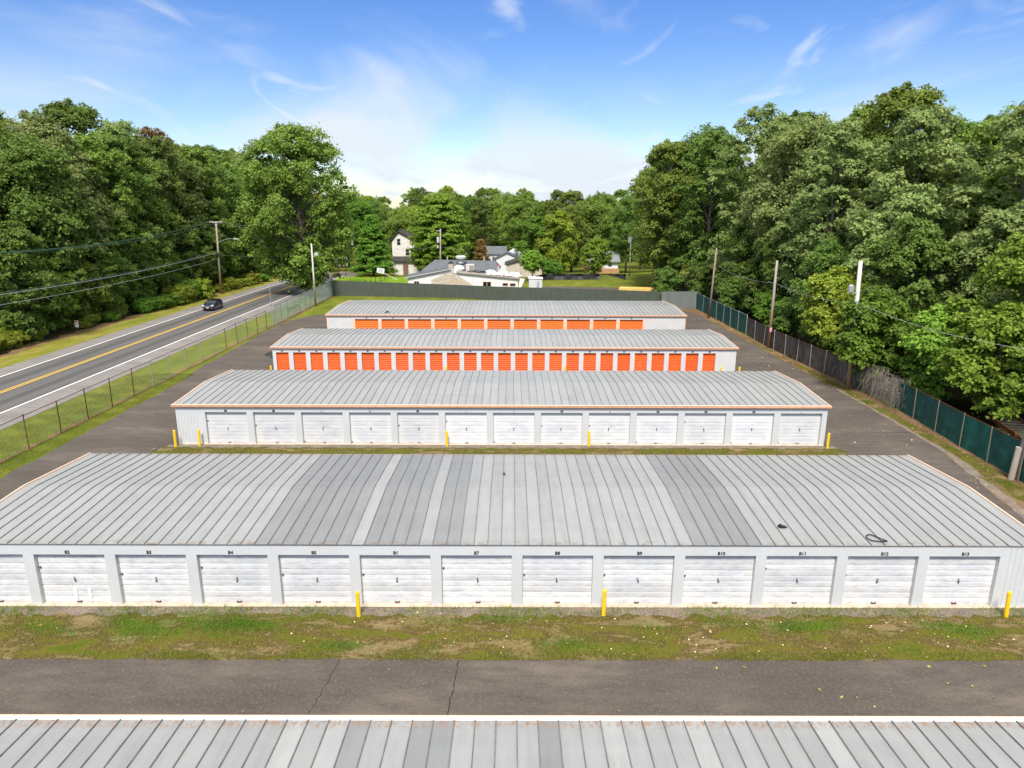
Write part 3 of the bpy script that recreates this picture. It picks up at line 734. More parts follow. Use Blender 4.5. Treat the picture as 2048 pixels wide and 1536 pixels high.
def screen_fence(label, pts, mt, h, postm, railm, bays_by, seed, alt=None, topbent=False):
    """posts, rails and a slightly bellied screen panel in each bay"""
    root = tag(empty('screen_fence', (pts[0][0], pts[0][1], 0)), label, 'fence'); ox, oy = pts[0]; rg = random.Random(seed)
    P = []
    for a, b in zip(pts[:-1], pts[1:]):
        a_, b_ = Vector(a), Vector(b); n = max(1, round((b_ - a_).length / bays_by))
        for i in range(n): P.append(a_ + (b_ - a_) * (i / n))
    P.append(Vector(pts[-1]))
    pme = MB(); pme.lathe([(.035, 0), (.035, h + .02), (.045, h + .03), (.02, h + .08)], sides=8); pme = pme.mesh('post', postm)
    for p in P:
        o = link('post', pme, root, (p.x - ox - .03, p.y - oy, 0)); o.rotation_euler = (0, rg.uniform(-.03, .03), 0)
    for i, (a, b) in enumerate(zip(P[:-1], P[1:])):
        MB().tube([(a.x - ox, a.y - oy, h), (b.x - ox, b.y - oy, h)], .024, 6).build('top_rail', railm, root)
        mb = MB(); nx, nz = 8, 5; t = (b - a); nn = Vector((-t.y, t.x)).normalized()
        bel = [[rg.uniform(-.035, .035) for _ in range(nz + 1)] for _ in range(nx + 1)]
        for r_ in range(nz):
            for c_ in range(nx):
                def pt(ci, ri):
                    f = ci / nx; q = a + t * f; d = 0.05 + bel[ci][ri] * (0 if ci in (0, nx) else 1); z = 0.04 + (h - .06) * ri / nz
                    return (q.x - ox + abs(nn.x) * d, q.y - oy, z)
                mb.quad(pt(c_, r_), pt(c_ + 1, r_), pt(c_ + 1, r_ + 1), pt(c_, r_ + 1))
        mb.smooth = True
        mb.build('screen_panel', rg.choice((mt, alt)) if alt else mt, root)
    return root
screen_fence('teal green privacy screen fence in the right foreground with brown posts', [(28.1, 30), (28.5, 41), (29.1, 49.8)], TEAL, 2.2, plain('post_brown_steel', (0.20, 0.17, 0.13), 0.6), RUSTY, 3.0, 7, TEALD)
screen_fence('dark weathered screen fence under the overhanging bushes on the right', [(28.95, 56.6), (28.5, 60.5), (27.8, 71), (27.8, 79.8)], SCREEN, 2.1, GALV, RUSTY, 3.0, 8)
screen_fence('teal screen fence with silver posts at the far right of the yard', [(27.8, 79.85), (27.5, 94), (27.4, 101)], TEALD, 2.35, GALV, GALV, 2.9, 9, TEAL)
vf = tag(empty('chain_link_fence', (29.1, 49.9, 0)), 'bare chain link bays smothered in dead grey vines', 'fence')
for k in range(3): o = link('post', pg_, vf, (0.0, k * 3.2, 0)); o.rotation_euler = (0.12 if k == 1 else 0, 0, 0)
mb = MB(); wires(mb, (0, 0), (-.2, 6.6), 0.05, 2.1, 0.12, 0.004); mb.build('wire_mesh', WIRE, vf)
rgv = random.Random(31); mb = MB()
for k in range(520):
    y = rgv.uniform(-1.2, 8.5); z0 = rgv.uniform(0.9, 2.5); x = rgv.uniform(-.35, .5)
    dy, ln = rgv.uniform(-1, 1), rgv.uniform(.6, 1.7)
    p0 = Vector((x, y, z0)); p1 = p0 + Vector((rgv.uniform(-.5, .1), dy * .4, rgv.uniform(-.05, .25))); p2 = p1 + Vector((rgv.uniform(-.45, .1), dy * .4, -ln))
    if p2.z < 0.02: p2.z = 0.02
    r = rgv.uniform(.006, .014); mb.tube([p0, p1, (p1 + p2) / 2 + Vector((rgv.uniform(-.12, .12), rgv.uniform(-.12, .12), 0)), p2], [r, r, r * .8, r * .5], 3, 0, False)
VINE = plain('dead_vine', (0.27, 0.23, 0.19), 0.9, 0.3, 3)
tag(mb.build('dead_vines', VINE, None, (29.1, 49.9, 0)), 'tangle of dead grey vines hanging over the right-hand fence', 'vines', None, 'stuff')

# ------------------------------------------------------------------ poles, lamps and wires
def pole_mat(name, top, bot, zsplit):
    n = NT(name); P = n.pos(); z = n.sepxyz(P)[2]; f = n.noise(n.mapping(P, (6, 6, 0.5)), 2.2, 5, 0.65)
    c0 = n.mix(n.rng(z, zsplit - 1.8, zsplit + 1.8), bot, top); c0 = n.mix(n.rng(f, 0.35, 0.7, 0, 0.6), c0, n.mix(0.55, c0, (0.06, 0.045, 0.03)))
    n.col(c0).rough(0.9).spec(0.1); n.bump(f, 0.4, 0.02); return n.m
PW1 = pole_mat('pole_wood_weathered', (0.38, 0.34, 0.29), (0.40, 0.25, 0.14), 4.0)
PW2 = pole_mat('pole_wood_grey', (0.62, 0.60, 0.56), (0.46, 0.30, 0.16), 3.2)
PW4 = pole_mat('pole_wood_bleached', (0.44, 0.40, 0.34), (0.40, 0.34, 0.27), 1.0)
PW3 = pole_mat('pole_wood_brown', (0.33, 0.25, 0.19), (0.29, 0.20, 0.14), 3.0)
WIREB = plain('cable_grey', (0.33, 0.34, 0.34), 0.5, 0.1, 2); WIRED = plain('cable_dark_green', (0.06, 0.12, 0.09), 0.5, 0.1, 2)
PORC = plain('insulator', (0.5, 0.5, 0.48), 0.3, 0.1, 3)
def pole(label, x, y, h, lean, mt, r0_=.17, r1_=.11, z=0.0):
    root = tag(empty('utility_pole', (x, y, z)), label, 'utility pole')
    mb = MB(); mb.tube([(0, 0, -.1), (lean[0] * .5, lean[1] * .5, h * .5), (lean[0], lean[1], h)], [r0_, (r0_ + r1_) / 2, r1_], 12); mb.smooth = True
    mb.build('shaft', mt, root); return root
def crossarm(root, z, lean, half, along=(1, 0)):
    ax = Vector((along[0], along[1], 0)).normalized(); c = Vector((lean[0] * z / 12, lean[1] * z / 12, z))
    mb = MB(); mb.tube([c - ax * half + Vector((0, -.12, 0)), c + ax * half + Vector((0, -.12, 0))], .075, 4); mb.build('crossarm', PW2, root)
    for s in (-1, 1):
        MB().tube([c + ax * s * half * .45 + Vector((0, -.13, 0)), c + Vector((0, -.1, -.75))], .02, 5).build('brace', GALV, root)
    for k in (-.95, -.5, .5, .95):
        p = c + ax * k * half; MB().lathe([(.05, p.z + .07), (.07, p.z + .13), (.05, p.z + .17), (.06, p.z + .22)], p.x, p.y - .12, 8).build('insulator', PORC, root)
lp = pole('weathered wooden utility pole with crossarm and street lamp beside the road', -49.6, 116.9, 12.1, (.35, 0), PW1, .19, .13)
crossarm(lp, 11.95, (.35, 0), 1.05)
arm = MB(); arm.tube([(.25, 0, 8.55), (1.2, -.1, 9.0), (2.2, -.2, 9.28), (3.2, -.3, 9.3)], .05, 6); arm = arm.build('lamp_arm', GALV, lp)
lh = MB(); lh.prism([(3.1, 9.2), (3.2, 9.38), (3.9, 9.34), (4.1, 9.22), (3.6, 9.14)], 'y', -.45, -.15); lh.build('lamp_head', PORC, lp)
MB().lathe([(.22, 6.2), (.24, 6.3), (.24, 6.9), (.2, 7.0)], .2, -.02, 10).build('cable_box', DARKM, lp)
pole('utility pole out along the verge near the camera', -50.2, 50, 11.6, (0, 0), PW1)
l2 = pole('tall pale pole with a floodlight inside the left fence by the big roadside tree', -29.6, 102.9, 9.2, (0.0, 0), PW2, .16, .10)
MB().box(-.15, .35, -.2, .1, 7.55, 7.95).build('floodlight', PORC, l2, (.55, 0, 0)); MB().tube([(.05, 0, 7.4), (.7, -.1, 7.5)], .025, 5).build('bracket', GALV, l2)
p1 = pole('slim leaning wooden pole by the teal fence at the far right corner', 26.9, 92.4, 9.4, (.35, 0), PW3, .16, .10)
p2 = pole('wooden pole with a small pink notice beside the dark screen fence', 27.7, 72.2, 9.3, (.0, 0), PW1, .165, .115)
MB().box(-.13, .13, -.185, -.176, 1.8, 2.25).build('notice', plain('pink_notice', (0.75, 0.36, 0.45), 0.6), p2)
p3 = pole('thick grey topped pole wrapped in climbing greenery on the right', 28.2, 55.2, 10.6, (-.35, 0), PW2, .18, .15)
MB().box(-.9, -.2, -.1, .1, 8.0, 8.08).build('bracket', GALV, p3); MB().lathe([(.0, 8.08), (.22, 8.12), (.22, 8.6), (.1, 8.7)], -.85, 0, 10).build('floodlight', GALV, p3)
for q, zz_ in ((p1, 6.8), (p2, 6.9)):
    MB().tube([(-.05, 0, zz_), (-.75, -.1, zz_ + .25)], .025, 5).build('bracket', GALV, q)
p4 = pole('pale wooden pole at the right picture edge by the teal fence', 28.35, 35.7, 10.5, (.2, 0), PW4, .19, .15)
st = tag(MB().tube([(0, 0, -.1), (.12, 0, 1.9)], .16, 10).build('pole_stub', PW4, None, (28.05, 35.75, 0)), 'short wooden pole stub set against the right edge pole', 'post')
fp = pole('wooden pole carrying a grey transformer behind the white building', -14.3, 138, 10.3, (.25, 0), PW1, .17, .12)
MB().lathe([(.0, 7.6), (.26, 7.62), (.28, 8.6), (.2, 8.7)], -.25, -.3, 12).build('transformer', PORC, fp); MB().box(-.55, .3, -.08, .08, 9.85, 9.95).build('crossarm', PW2, fp)
MB().box(-.5, -.2, -.15, .1, 6.6, 7.0).build('meter_box', PORC, fp)
fp2 = pole('distant pole with crossarm and transformer beside the conifer', -39.5, 173, 9.6, (0, 0), PW1, .16, .12, gz(173))
crossarm(fp2, 9.4, (0, 0), 1.1); MB().lathe([(.0, 6.8), (.28, 6.82), (.28, 7.9), (.2, 8.0)], .0, -.35, 12).build('transformer', PORC, fp2)
fp3 = pole('far pole with a white box at its top near the low grey roofed house', 26.0, 152, 8.6, (0, 0), PW2, .15, .11, gz(152))
MB().box(-.55, -.12, -.15, .15, 7.2, 8.5).build('equipment_box', PORC, fp3); MB().lathe([(.1, 8.0), (.25, 8.1), (.25, 8.45), (.1, 8.5)], .45, 0, 10).build('lamp_head', PORC, fp3)
def wire(label, a, b, sag, r, mt):
    a, b = Vector(a), Vector(b); n = 22; pts = []
    for i in range(n + 1):
        t = i / n; p = a.lerp(b, t); p.z -= 4 * sag * t * (1 - t); pts.append(p)
    mb = MB(); mb.tube(pts, r, 5); mb.smooth = True
    return tag(mb.build('cable', mt), label, 'cable', 'overhead cables')
P0 = (-50.2, 50)
for i, k in enumerate((-1.0, -.5, .98)):
    wire(['leftmost', 'middle', 'rightmost'][i] + ' thin dark power line leading left from the roadside crossarm', (-49.3 + k, 116.8, 12.1), (P0[0] + k, P0[1], 11.2), 1.6, .018, WIRED)
wire('thick pale communication cable sagging along the roadside wood', (-49.45, 116.8, 7.0), (P0[0], P0[1], 6.8), .85, .045, WIREB)
wire('lower grey cable running under the thick one along the wood', (-49.45, 116.8, 5.95), (P0[0], P0[1], 5.75), .75, .028, WIREB)
wire('thin dark cable just above the thick cable along the wood', (-49.45, 116.8, 7.25), (P0[0], P0[1], 7.0), .9, .02, WIRED)
for k, z_, wn in ((-1, 9.2, 'left upper'), (1, 9.2, 'right upper'), (0, 5.4, 'lower')): wire(wn + ' cable running on along the road behind the big tree', (-49.4 + k, 117, 12.1 if z_ > 6 else 6.6), (-39.5 + k, 173, z_ - 1.4), .9, .02, WIREB)
wire('cable from the far leaning pole to the pole with the pink notice', (27.7, 92.4, 7.0), (27.7, 72.2, 7.0), .5, .013, WIREB)
wire('cable from the pink notice pole to the ivy covered pole', (27.7, 72.2, 7.0), (27.9, 55.2, 7.2), .4, .013, WIREB)
wire('pale cable from the ivy covered pole off past the right edge', (27.9, 55.2, 7.3), (28.5, 35.7, 7.3), .5, .014, WIREB)
wire('cable from transformer pole toward the conifers on the left', (-14.2, 138, 6.9), (-39.5, 173, 4.9), .8, .022, WIREB)
wire('cable from transformer pole down to the grey roofed houses', (-14.2, 138, 6.9), (-2, 160, 3.8), .4, .02, WIREB)

# ------------------------------------------------------------------ signs, roof debris
WHITE = plain('sign_white', (0.80, 0.80, 0.80), 0.5, 0.04, 3); RED = plain('sign_red', (0.55, 0.06, 0.09), 0.5, 0.08, 3); GREYP = plain('sign_print_grey', (0.36, 0.38, 0.42), 0.6)
sg = tag(empty('warning_sign', (-51.0, 79.3, 0), R(-14)), 'small white notice sign with red header on a rusty stake by the wood', 'sign')
MB().box(-.03, .03, .012, .05, 0, .95).build('stake', RUSTY, sg); MB().box(-.26, .26, -.01, .01, .82, 1.62).build('board', WHITE, sg)
MB().box(-.22, .22, -.016, -.011, 1.40, 1.58).build('red_header', RED, sg)
for k, (w_, z_) in enumerate(((.17, 1.26), (.19, 1.17), (.16, 1.08))): MB().box(-w_, w_, -.016, -.011, z_, z_ + .045).build('print_line', GREYP, sg)
bf = tag(empty('sign_frame', (-36.0, 146.6, 0), R(-4)), 'empty white billboard frame on two dark posts on the corner lawn', 'sign frame')
for x in (-.75, .75): MB().box(x - .07, x + .07, -.07, .07, -.1, 2.3).build('post', DARKM, bf)
for a in ((-1.25, 1.25, 2.3, 2.42), (-1.25, 1.25, 3.8, 3.92)): MB().box(a[0], a[1], -.08, .08, a[2], a[3]).build('rail', TRIMW, bf)
for x in (-1.25, 1.14): MB().box(x, x + .11, -.078, .078, 2.425, 3.795).build('side', TRIMW, bf)
MB().box(-.05, .05, -.05, .05, 2.425, 3.795).build('middle_post', RUSTY, bf)
ts = tag(empty('leaning_sign', (-25.6, 138, 0)), 'tilted white sign board on a leaning pole before the conifer', 'sign')
MB().tube([(2.6, 0, 0.3), (-.2, 0, 1.7)], .045, 6).build('pole', GALV, ts); o = MB().box(-.75, .75, -.03, .03, -.5, .5).build('board', WHITE, ts, (-.6, -.08, 2.1)); o.rotation_euler = (0, R(10), 0)
for k in range(3):
    q = MB().box(-.35, .5, -.036, -.031, .2 - k * .25, .32 - k * .25).build('print_line', GREYP, ts, (-.6, -.08, 2.1)); q.rotation_euler = (0, R(10), 0)
tag(MB().tube([(0, 0, 0), (.02, 0, 2.3)], .06, 8).build('marker_post', plain('marker_yellow', (0.75, 0.68, 0.12), 0.5), None, (-29.4, 125.5, 0)), 'slim yellow marker post on the corner lawn', 'post')
for k in range(7):
    tag(MB().box(-.05, .05, -.05, .05, 0, 1.25).build('lawn_post', DARKM, None, (-27.9 + k * .35 - .9 * (k == 0), 122 + k * 3.0, 0)), ['nearest', 'second', 'third', 'fourth', 'fifth', 'sixth', 'farthest'][k] + ' of the short dark posts in a row beside the corner lawn', 'post', 'dark posts along the corner lawn')
# hose loop and scraps on the nearest numbered row's roof
def roof_pt(key, x, y, dep=DEP): return (x, BY[key] + y, roof_z(y, dep))
hz = roof_z(0.35, DEP) + .05
mb = MB(); pts = [(.62, -.22), (.15, -.26), (-.28, -.16), (-.44, .06), (-.36, .30), (-.14, .44), (.06, .36), (.30, .08), (.60, -.2)]
mb.tube([(x, y, y * .072) for x, y in pts], .032, 6); mb.smooth = True
ho = mb.build('hose_loop', BLACK, None, (13.72, BY['B'] + 0.34, hz)); ho.scale = (.62, .72, .72)
tag(ho, 'black hose loop lying near the eave of the numbered row roof', 'hose')
mb = MB(); mb.tube([(-.22, .1, 0), (-.12, .06, .03), (.08, -.02, .015), (.26, -.06, 0)], [.02, .11, .07, .015], 8); mb.smooth = True
bs = mb.build('black_scrap', BLACK, None, (10.55, BY['B'] + 1.2, roof_z(1.2, DEP) + .06)); bs.scale = (.72, .8, .8)
tag(bs, 'black rubber scrap lying on the numbered row roof left of the hose', 'debris')
mb = MB(); mb.tube([(-.04, .06, 0), (0, 0, .05), (.07, -.04, 0)], [.02, .05, .02], 6)
tag(mb.build('black_scrap', BLACK, None, (-.33, BY['B'] + 6.2, roof_z(6.2, DEP) + .06)), 'tiny black scrap near the ridge at the middle of the numbered row roof', 'debris')
mb = MB(); mb.tube([(-.25, -.2, 0), (0, 0, .1), (.3, .22, .02)], [.02, .1, .03], 6)
tag(mb.build('black_scrap', BLACK, None, (-14.5, BY['E'] + 1.2, roof_z(1.2, 12.5) + .06)), 'dark scrap on the left half of the farthest storage roof', 'debris')
tag(MB().lathe([(.1, 0), (.15, .06), (.1, .12), (.03, .15)], sides=9).build('boulder', plain('boulder_stone', (0.12, 0.12, 0.12), 0.9, .3, 4), None, (-22.2, 40.1, 0)), 'small dark boulder by the outer left bollard of the second row', 'rock')

# ------------------------------------------------------------------ car
def paint(name, c):
    n = NT(name); n.col(c).rough(0.22).spec(0.6); n.b.inputs['Coat Weight'].default_value = 0.6; return n.m
CARB = paint('car_paint_navy', (0.010, 0.016, 0.05)); CARK = paint('car_roof_black', (0.008, 0.008, 0.010)); CHROME = plain('chrome', (0.75, 0.75, 0.78), .2, .05, 3, .6, .8); LAMP = plain('headlamp_glass', (0.75, 0.76, 0.80), .1, .05, 3, .6)
def car():
    root = tag(empty('hatchback_car', (-43.55, 99.3, 0.008), R(1.0)), 'small dark blue hatchback car driving toward the camera on the road', 'car')
    # stations along y: (-1.92 front .. 1.92 rear); half-widths and heights of lower hull
    st_ = [(-1.90, .62, .66, .60, .30, .48, .66), (-1.80, .76, .80, .72, .22, .52, .78), (-1.45, .82, .86, .78, .20, .55, .90), (-.95, .83, .86, .80, .18, .58, .97), (-.5, .83, .86, .80, .18, .6, .99), (.5, .83, .86, .80, .18, .6, .99), (1.3, .83, .87, .80, .20, .6, 1.0), (1.78, .78, .82, .74, .26, .6, .98), (1.92, .66, .72, .64, .34, .6, .9)]
    mb = MB(); rings = []
    for (y, wb, wm, wt, zb, zm, zt) in st_:
        ring = [(-wb, y, zb), (-wm, y, zm), (-wt, y, zt), (-wt * .5, y, zt + .03), (wt * .5, y, zt + .03), (wt, y, zt), (wm, y, zm), (wb, y, zb)]
        base = len(mb.v); mb.v += ring; rings.append(base)
    for a, b in zip(rings[:-1], rings[1:]):
        for k in range(8):
            k2 = (k + 1) % 8; mb.f.append((a + k, a + k2, b + k2, b + k)); mb.m.append(0)
    mb.f.append(tuple(rings[0] + k for k in range(8))); mb.m.append(0); mb.f.append(tuple(rings[-1] + k for k in range(8))[::-1]); mb.m.append(0)
    mb.smooth = False
    body = mb.build('body', CARB, root); bv = body.modifiers.new('b', 'BEVEL'); bv.width = .04; bv.segments = 2
    g = MB(); st2 = [(-.72, .77, .62, 1.0, 1.0), (-.18, .77, .62, 1.0, 1.36), (.9, .77, .60, 1.0, 1.37), (1.55, .76, .58, 1.0, 1.28), (1.74, .74, .6, 1.0, 1.02)]
    rings = []
    for (y, wb, wt, z0, z1) in st2:
        base = len(g.v); g.v += [(-wb, y, z0), (-wt, y, z1), (wt, y, z1), (wb, y, z0)]; rings.append(base)
    for a, b in zip(rings[:-1], rings[1:]):
        for k in range(3): g.f.append((a + k, a + k + 1, b + k + 1, b + k)); g.m.append(0)
    g.f.append(tuple(rings[0] + k for k in range(4))); g.m.append(0); g.f.append(tuple(rings[-1] + k for k in range(4))[::-1]); g.m.append(0)
    g.build('windows', GLASSD, root)
    rf = MB(); rf.poly([(-.63, -.26, 1.355), (.63, -.26, 1.355), (.61, .9, 1.385), (-.61, .9, 1.385)]); rf.box(-.62, .62, -.22, 1.5, 1.345, 1.39); rf.build('roof', CARK, root)
    for s in (-1, 1):
        for (ya, za, yb, zb) in ((-.72, 1.0, -.18, 1.36), (.42, 1.0, .46, 1.36), (1.50, 1.0, 1.42, 1.32)):
            MB().tube([(s * .785, ya, za), (s * .63, yb, zb)], .035, 5).build('window_pillar', CARB, root)
        MB().tube([(s * .80, -1.70, .78), (s * .62, -1.86, .74), (s * .5, -1.89, .72)], [.05, .12, .05], 8).build('headlight', LAMP, root)
        MB().lathe([(.0, 0), (.06, .01), (.06, .04)], s * .55, 0, 10).build('fog_lamp', LAMP, root, (0, -1.9, .40)).rotation_euler = (0, 0, 0)
        MB().box(s * .88 - .09, s * .88 + .09, -.62, -.48, .98, 1.12).build('mirror', CARK, root)
        MB().box(s * .60 - .1, s * .60 + .1, 1.86, 1.93, .66, .86).build('tail_light', RED, root)
        for y in (-1.22, 1.22):
            wr = empty('wheel', (s * .74, y, .30)); wr.parent = root; wr.rotation_euler = (0, R(90), 0)
            MB().lathe([(.20, -.1), (.29, -.1), (.305, -.05), (.305, .05), (.29, .1), (.20, .1)], sides=20).build('tyre', BLACK, wr)
            MB().lathe([(.20, -.09), (.2, .085), (.05, .105)], sides=14).build('rim', GALV, wr)
    MB().box(-.46, .46, -1.945, -1.90, .60, .66).build('grille_bar', CHROME, root); MB().box(-.44, .44, -1.93, -1.89, .34, .56).build('grille', BLACK, root)
    MB().box(-.17, .17, -1.955, -1.932, .42, .53).build('number_plate', plain('plate_yellow', (0.80, 0.68, 0.30), .5), root)
    MB().box(-.6, .6, -1.93, -1.86, .22, .30).build('lower_lip', BLACK, root)
    return root
car()

# ------------------------------------------------------------------ buildings behind the back fence
def shingle(name, c):
    n = NT(name); P = n.pos(); f = n.noise(P, 1.2, 5, .6); g_ = n.noise(n.mapping(P, (3, 3, 12)), 3, 3)
    c0 = n.ramp(f, [(.3, sh(c, .8)), (.7, sh(c, 1.15))]); c0 = n.mix(n.rng(g_, .4, .7, 0, .35), c0, sh(c, .6)); n.col(c0).rough(.9).spec(.15); return n.m
SHG = shingle('shingle_grey', (0.125, 0.135, 0.147)); SHD = shingle('shingle_brown', (0.06, 0.053, 0.05)); SHL = shingle('shingle_pale', (0.22, 0.235, 0.235))
CREAM = plain('render_cream_white', (0.74, 0.71, 0.69), .7, .06, .8); SIDING = plain('siding_white', (0.68, 0.69, 0.70), .6, .08, .7); TAN = plain('siding_tan', (0.52, 0.45, 0.38), .7, .1, .7)
BRICKM = plain('brick_tan', (0.42, 0.24, 0.13), .8, .25, 1.5); PEEL = None
def peel_mat():
    n = NT('peeling_white_boards'); P = n.pos(); f = n.noise(n.mapping(P, (.7, .7, 4)), 1.4, 6, .7)
    n.col(n.ramp(f, [(.42, (0.76, 0.75, 0.72)), (.58, (0.70, 0.66, 0.61)), (.65, (0.42, 0.30, 0.24)), (.78, (0.30, 0.20, 0.15))])).rough(.8); return n.m
PEEL = peel_mat()
def stone_mat():
    n = NT('rubble_stone'); P = n.mapping(n.pos(), (1.1, 1, 2.3)); d = n.voro(P, 2.0, 'DISTANCE_TO_EDGE'); c = n.voro(P, 2.0, 'F1', 'Color')
    hsv = n.ramp(n.sepxyz(c)[0], [(0, (0.42, 0.40, 0.35)), (.35, (0.56, 0.50, 0.40)), (.65, (0.52, 0.38, 0.22)), (1, (0.36, 0.37, 0.36))])
    n.col(n.mix(n.rng(d, .0, .06, 1, 0), hsv, (0.66, 0.60, 0.52))).rough(.9); n.bump(n.rng(d, 0, .08), .6, .05); return n.m
STONE = stone_mat()
TORN = plain('torn_roof_membrane', (0.085, 0.075, 0.07), .8, .4, 1.2); TORN2 = plain('bare_roof_deck', (0.27, 0.23, 0.20), .9, .25, 1.2); FOAM = plain('white_insulation', (0.82, 0.82, 0.82), .8, .06, 2)
def window(root, x, z, w_, h_, y=-.0, frame=TRIMW, panes=2):
    f = empty('window', (x, y, z)); f.parent = root
    MB().box(-w_ / 2, w_ / 2, -.02, -.004, 0, h_).build('pane', GLASSD, f)
    mb = MB(); t = .07
    mb.box(-w_ / 2 - t, -w_ / 2, -.04, .0, -t, h_ + t).box(w_ / 2, w_ / 2 + t, -.04, .0, -t, h_ + t).box(-w_ / 2, w_ / 2, -.04, .0, -t, 0).box(-w_ / 2, w_ / 2, -.04, 0, h_, h_ + t)
    if panes == 2: mb.box(-.03, .03, -.036, -.021, 0, h_)
    if panes == 3: mb.box(-w_ / 2, w_ / 2, -.036, -.021, h_ / 2 - .04, h_ / 2 + .04)
    mb.build('frame', frame, f)
# white building with stone gable
wb = tag(empty('white_building', (0, 120, 0)), 'low white building with stone gable and torn flat roof behind the fence', 'building')
MB().prism([(-18.1, -.2), (-10.6, -.2), (-10.6, 3.9), (-18.1, 2.45)], 'y', 0, 8).build('left_wing_wall', CREAM, wb)
MB().prism([(-10.6, -.2), (1.1, -.2), (1.1, 2.3), (-9.6, 3.35), (-10.6, 3.6)], 'y', 0.01, 8.5).build('right_wing_wall', CREAM, wb)
MB().prism([(-14.0, -.2), (-6.3, -.2), (-6.3, .9), (-7.6, 1.9), (-10.6, 3.7), (-14.0, 2.2)], 'y', -.16, -.02).build('stone_face', STONE, wb)
MB().prism([(-18.7, 2.42), (-10.6, 3.98), (-10.6, 4.12), (-18.7, 2.56)], 'y', -.4, -.25).build('fascia', TRIMW, wb)
MB().prism([(-10.6, 3.98), (-9.2, 3.45), (-9.2, 3.58), (-10.6, 4.12)], 'y', -.4, -.25).build('fascia', TRIMW, wb)
MB().prism([(-18.7, 2.5), (-10.6, 4.06), (-10.6, 4.16), (-18.7, 2.6)], 'y', -.24, 6).build('left_roof', SHG, wb)
mb = MB(); mb.poly([(-16.6, 4.5, 3.15), (-2.3, 4.5, 3.4), (-3.0, 10, 4.72), (-14.4, 10, 4.9)]).poly([(-14.4, 10, 4.9), (-3.0, 10, 4.72), (-2.0, 15, 3.2), (-16.4, 15, 3.2)]).poly([(-16.6, 4.5, 3.15), (-14.4, 10, 4.9), (-16.4, 15, 3.2)]).poly([(-2.3, 4.5, 3.4), (-2.0, 15, 3.2), (-3, 10, 4.72)])
mb.build('main_roof', SHG, wb)
MB().prism([(-9.6, 3.36), (1.4, 2.32), (1.4, 2.46), (-9.6, 3.5)], 'y', -.3, 6.5).build('flat_roof', TORN2, wb)
rgb = random.Random(77)
mb = MB()
for k in range(170):
    x = rgb.uniform(-8.9, .9); y = rgb.uniform(2.4, 7.2); z = 3.5 - (x + 9.6) * .0945; s = rgb.uniform(.25, .8)
    mb.poly([(x - s, y, z + rgb.uniform(.02, .2)), (x, y - s * .6, z + rgb.uniform(.02, .12)), (x + s, y, z + rgb.uniform(.02, .28)), (x + rgb.uniform(-.3, .3), y + s * .5, z + rgb.uniform(.02, .3))])
tag(mb.build('torn_membrane', TORN, wb), kind='stuff')
mb = MB()
for k in range(90):
    x = rgb.uniform(-4.2, 1.5); y = rgb.uniform(.2, 5.6); z = 3.52 - (x + 9.6) * .0945; s = rgb.uniform(.15, .65)
    mb.poly([(x - s, y, z + rgb.uniform(.1, .45)), (x, y - s * .6, z + rgb.uniform(.05, .3)), (x + s, y, z + rgb.uniform(.1, .5)), (x, y + s * .6, z + rgb.uniform(.15, .7))])
mb.poly([(1.5, -.4, 2.5), (2.3, -.5, 2.4), (1.6, -.6, .9), (1.2, -.5, 1.0)])
tag(mb.build('loose_insulation', FOAM, wb), kind='stuff')
for x, z, w_, h_, p in ((-16.6, 1.45, .8, .45, 2), (-4.3, 1.1, 1.35, .75, 2), (-1.1, 1.2, .9, .42, 1), (.2, 1.15, .95, .42, 1)): window(wb, x, z, w_, h_, 0.0, SALMONL if x > -5 else TRIMW, p)
ch = MB().box(-11.0, -10.2, .3, 1.1, 3.6, 5.0).build('chimney', STONE, wb); MB().box(-11.08, -10.12, .22, 1.18, 5.003, 5.12).box(-10.85, -10.35, .45, .95, 5.12, 5.35).build('chimney_cap', DARKM, ch)
MB().box(-8.2, -6.7, 4, 5.2, 3.35, 4.5).build('cooling_unit', plain('unit_beige', (0.55, 0.52, 0.45), .6), wb); 
for k in range(6): MB().box(-7.6, -6.8, 3.965, 3.995, 3.5 + k * .15, 3.6 + k * .15).build('unit_louvre', plain('louvre_grey', (0.3, 0.3, 0.28), .6), wb)
MB().lathe([(.55, 4.4), (.55, 5.2), (.95, 5.25), (1.0, 5.6), (.8, 5.8)], -9.4, 8, 12).build('exhaust_hood', TRIMW, wb)
hb = MB(); hb.lathe([(0.2, -.05), (.8, .05), (.95, .4), (.75, .8), (.35, 1.0)], 0, 0, 14); hb.build('white_dome', FOAM, wb, (-9.4, 3.4, 3.45))
for x in (-12.1, -5.2): MB().lathe([(.09, 4.3), (.09, 5.3), (.14, 5.32), (.12, 5.4)], x, 10.5, 8).build('vent_pipe', TRIMW, wb)
MB().lathe([(.2, 3.2), (.2, 4.0), (.24, 4.05), (.2, 4.2)], -2.4, 4.6, 8).build('vent_pipe', TRIMW, wb); MB().lathe([(.26, 4.21), (.22, 4.35), (.1, 4.42)], -2.4, 4.6, 8).build('red_cap', RED, wb)
MB().tube([(1.6, 4, 0), (1.7, 4, 6.2)], .05, 6).build('mast', GALV, wb)
shd = tag(empty('peeling_shed', (0, 118.6, 0)), 'small peeling white shed at the right end of the white building', 'shed')
MB().box(3.0, 5.3, 0, 2.2, -.1, 2.6).build('wall', WALLW, shd); MB().prism([(2.9, 2.6), (5.4, 2.5), (5.4, 2.64), (2.9, 2.74)], 'y', -.1, 2.3).build('roof', FOAM, shd)
MB().poly([(4.3, -.008, .5), (4.75, -.008, .4), (4.8, -.008, 2.0), (4.5, -.008, 2.2), (4.35, -.008, 1.4)]).build('peeled_patch', plain('bare_grey_board', (0.30, 0.33, 0.36), .8), shd)
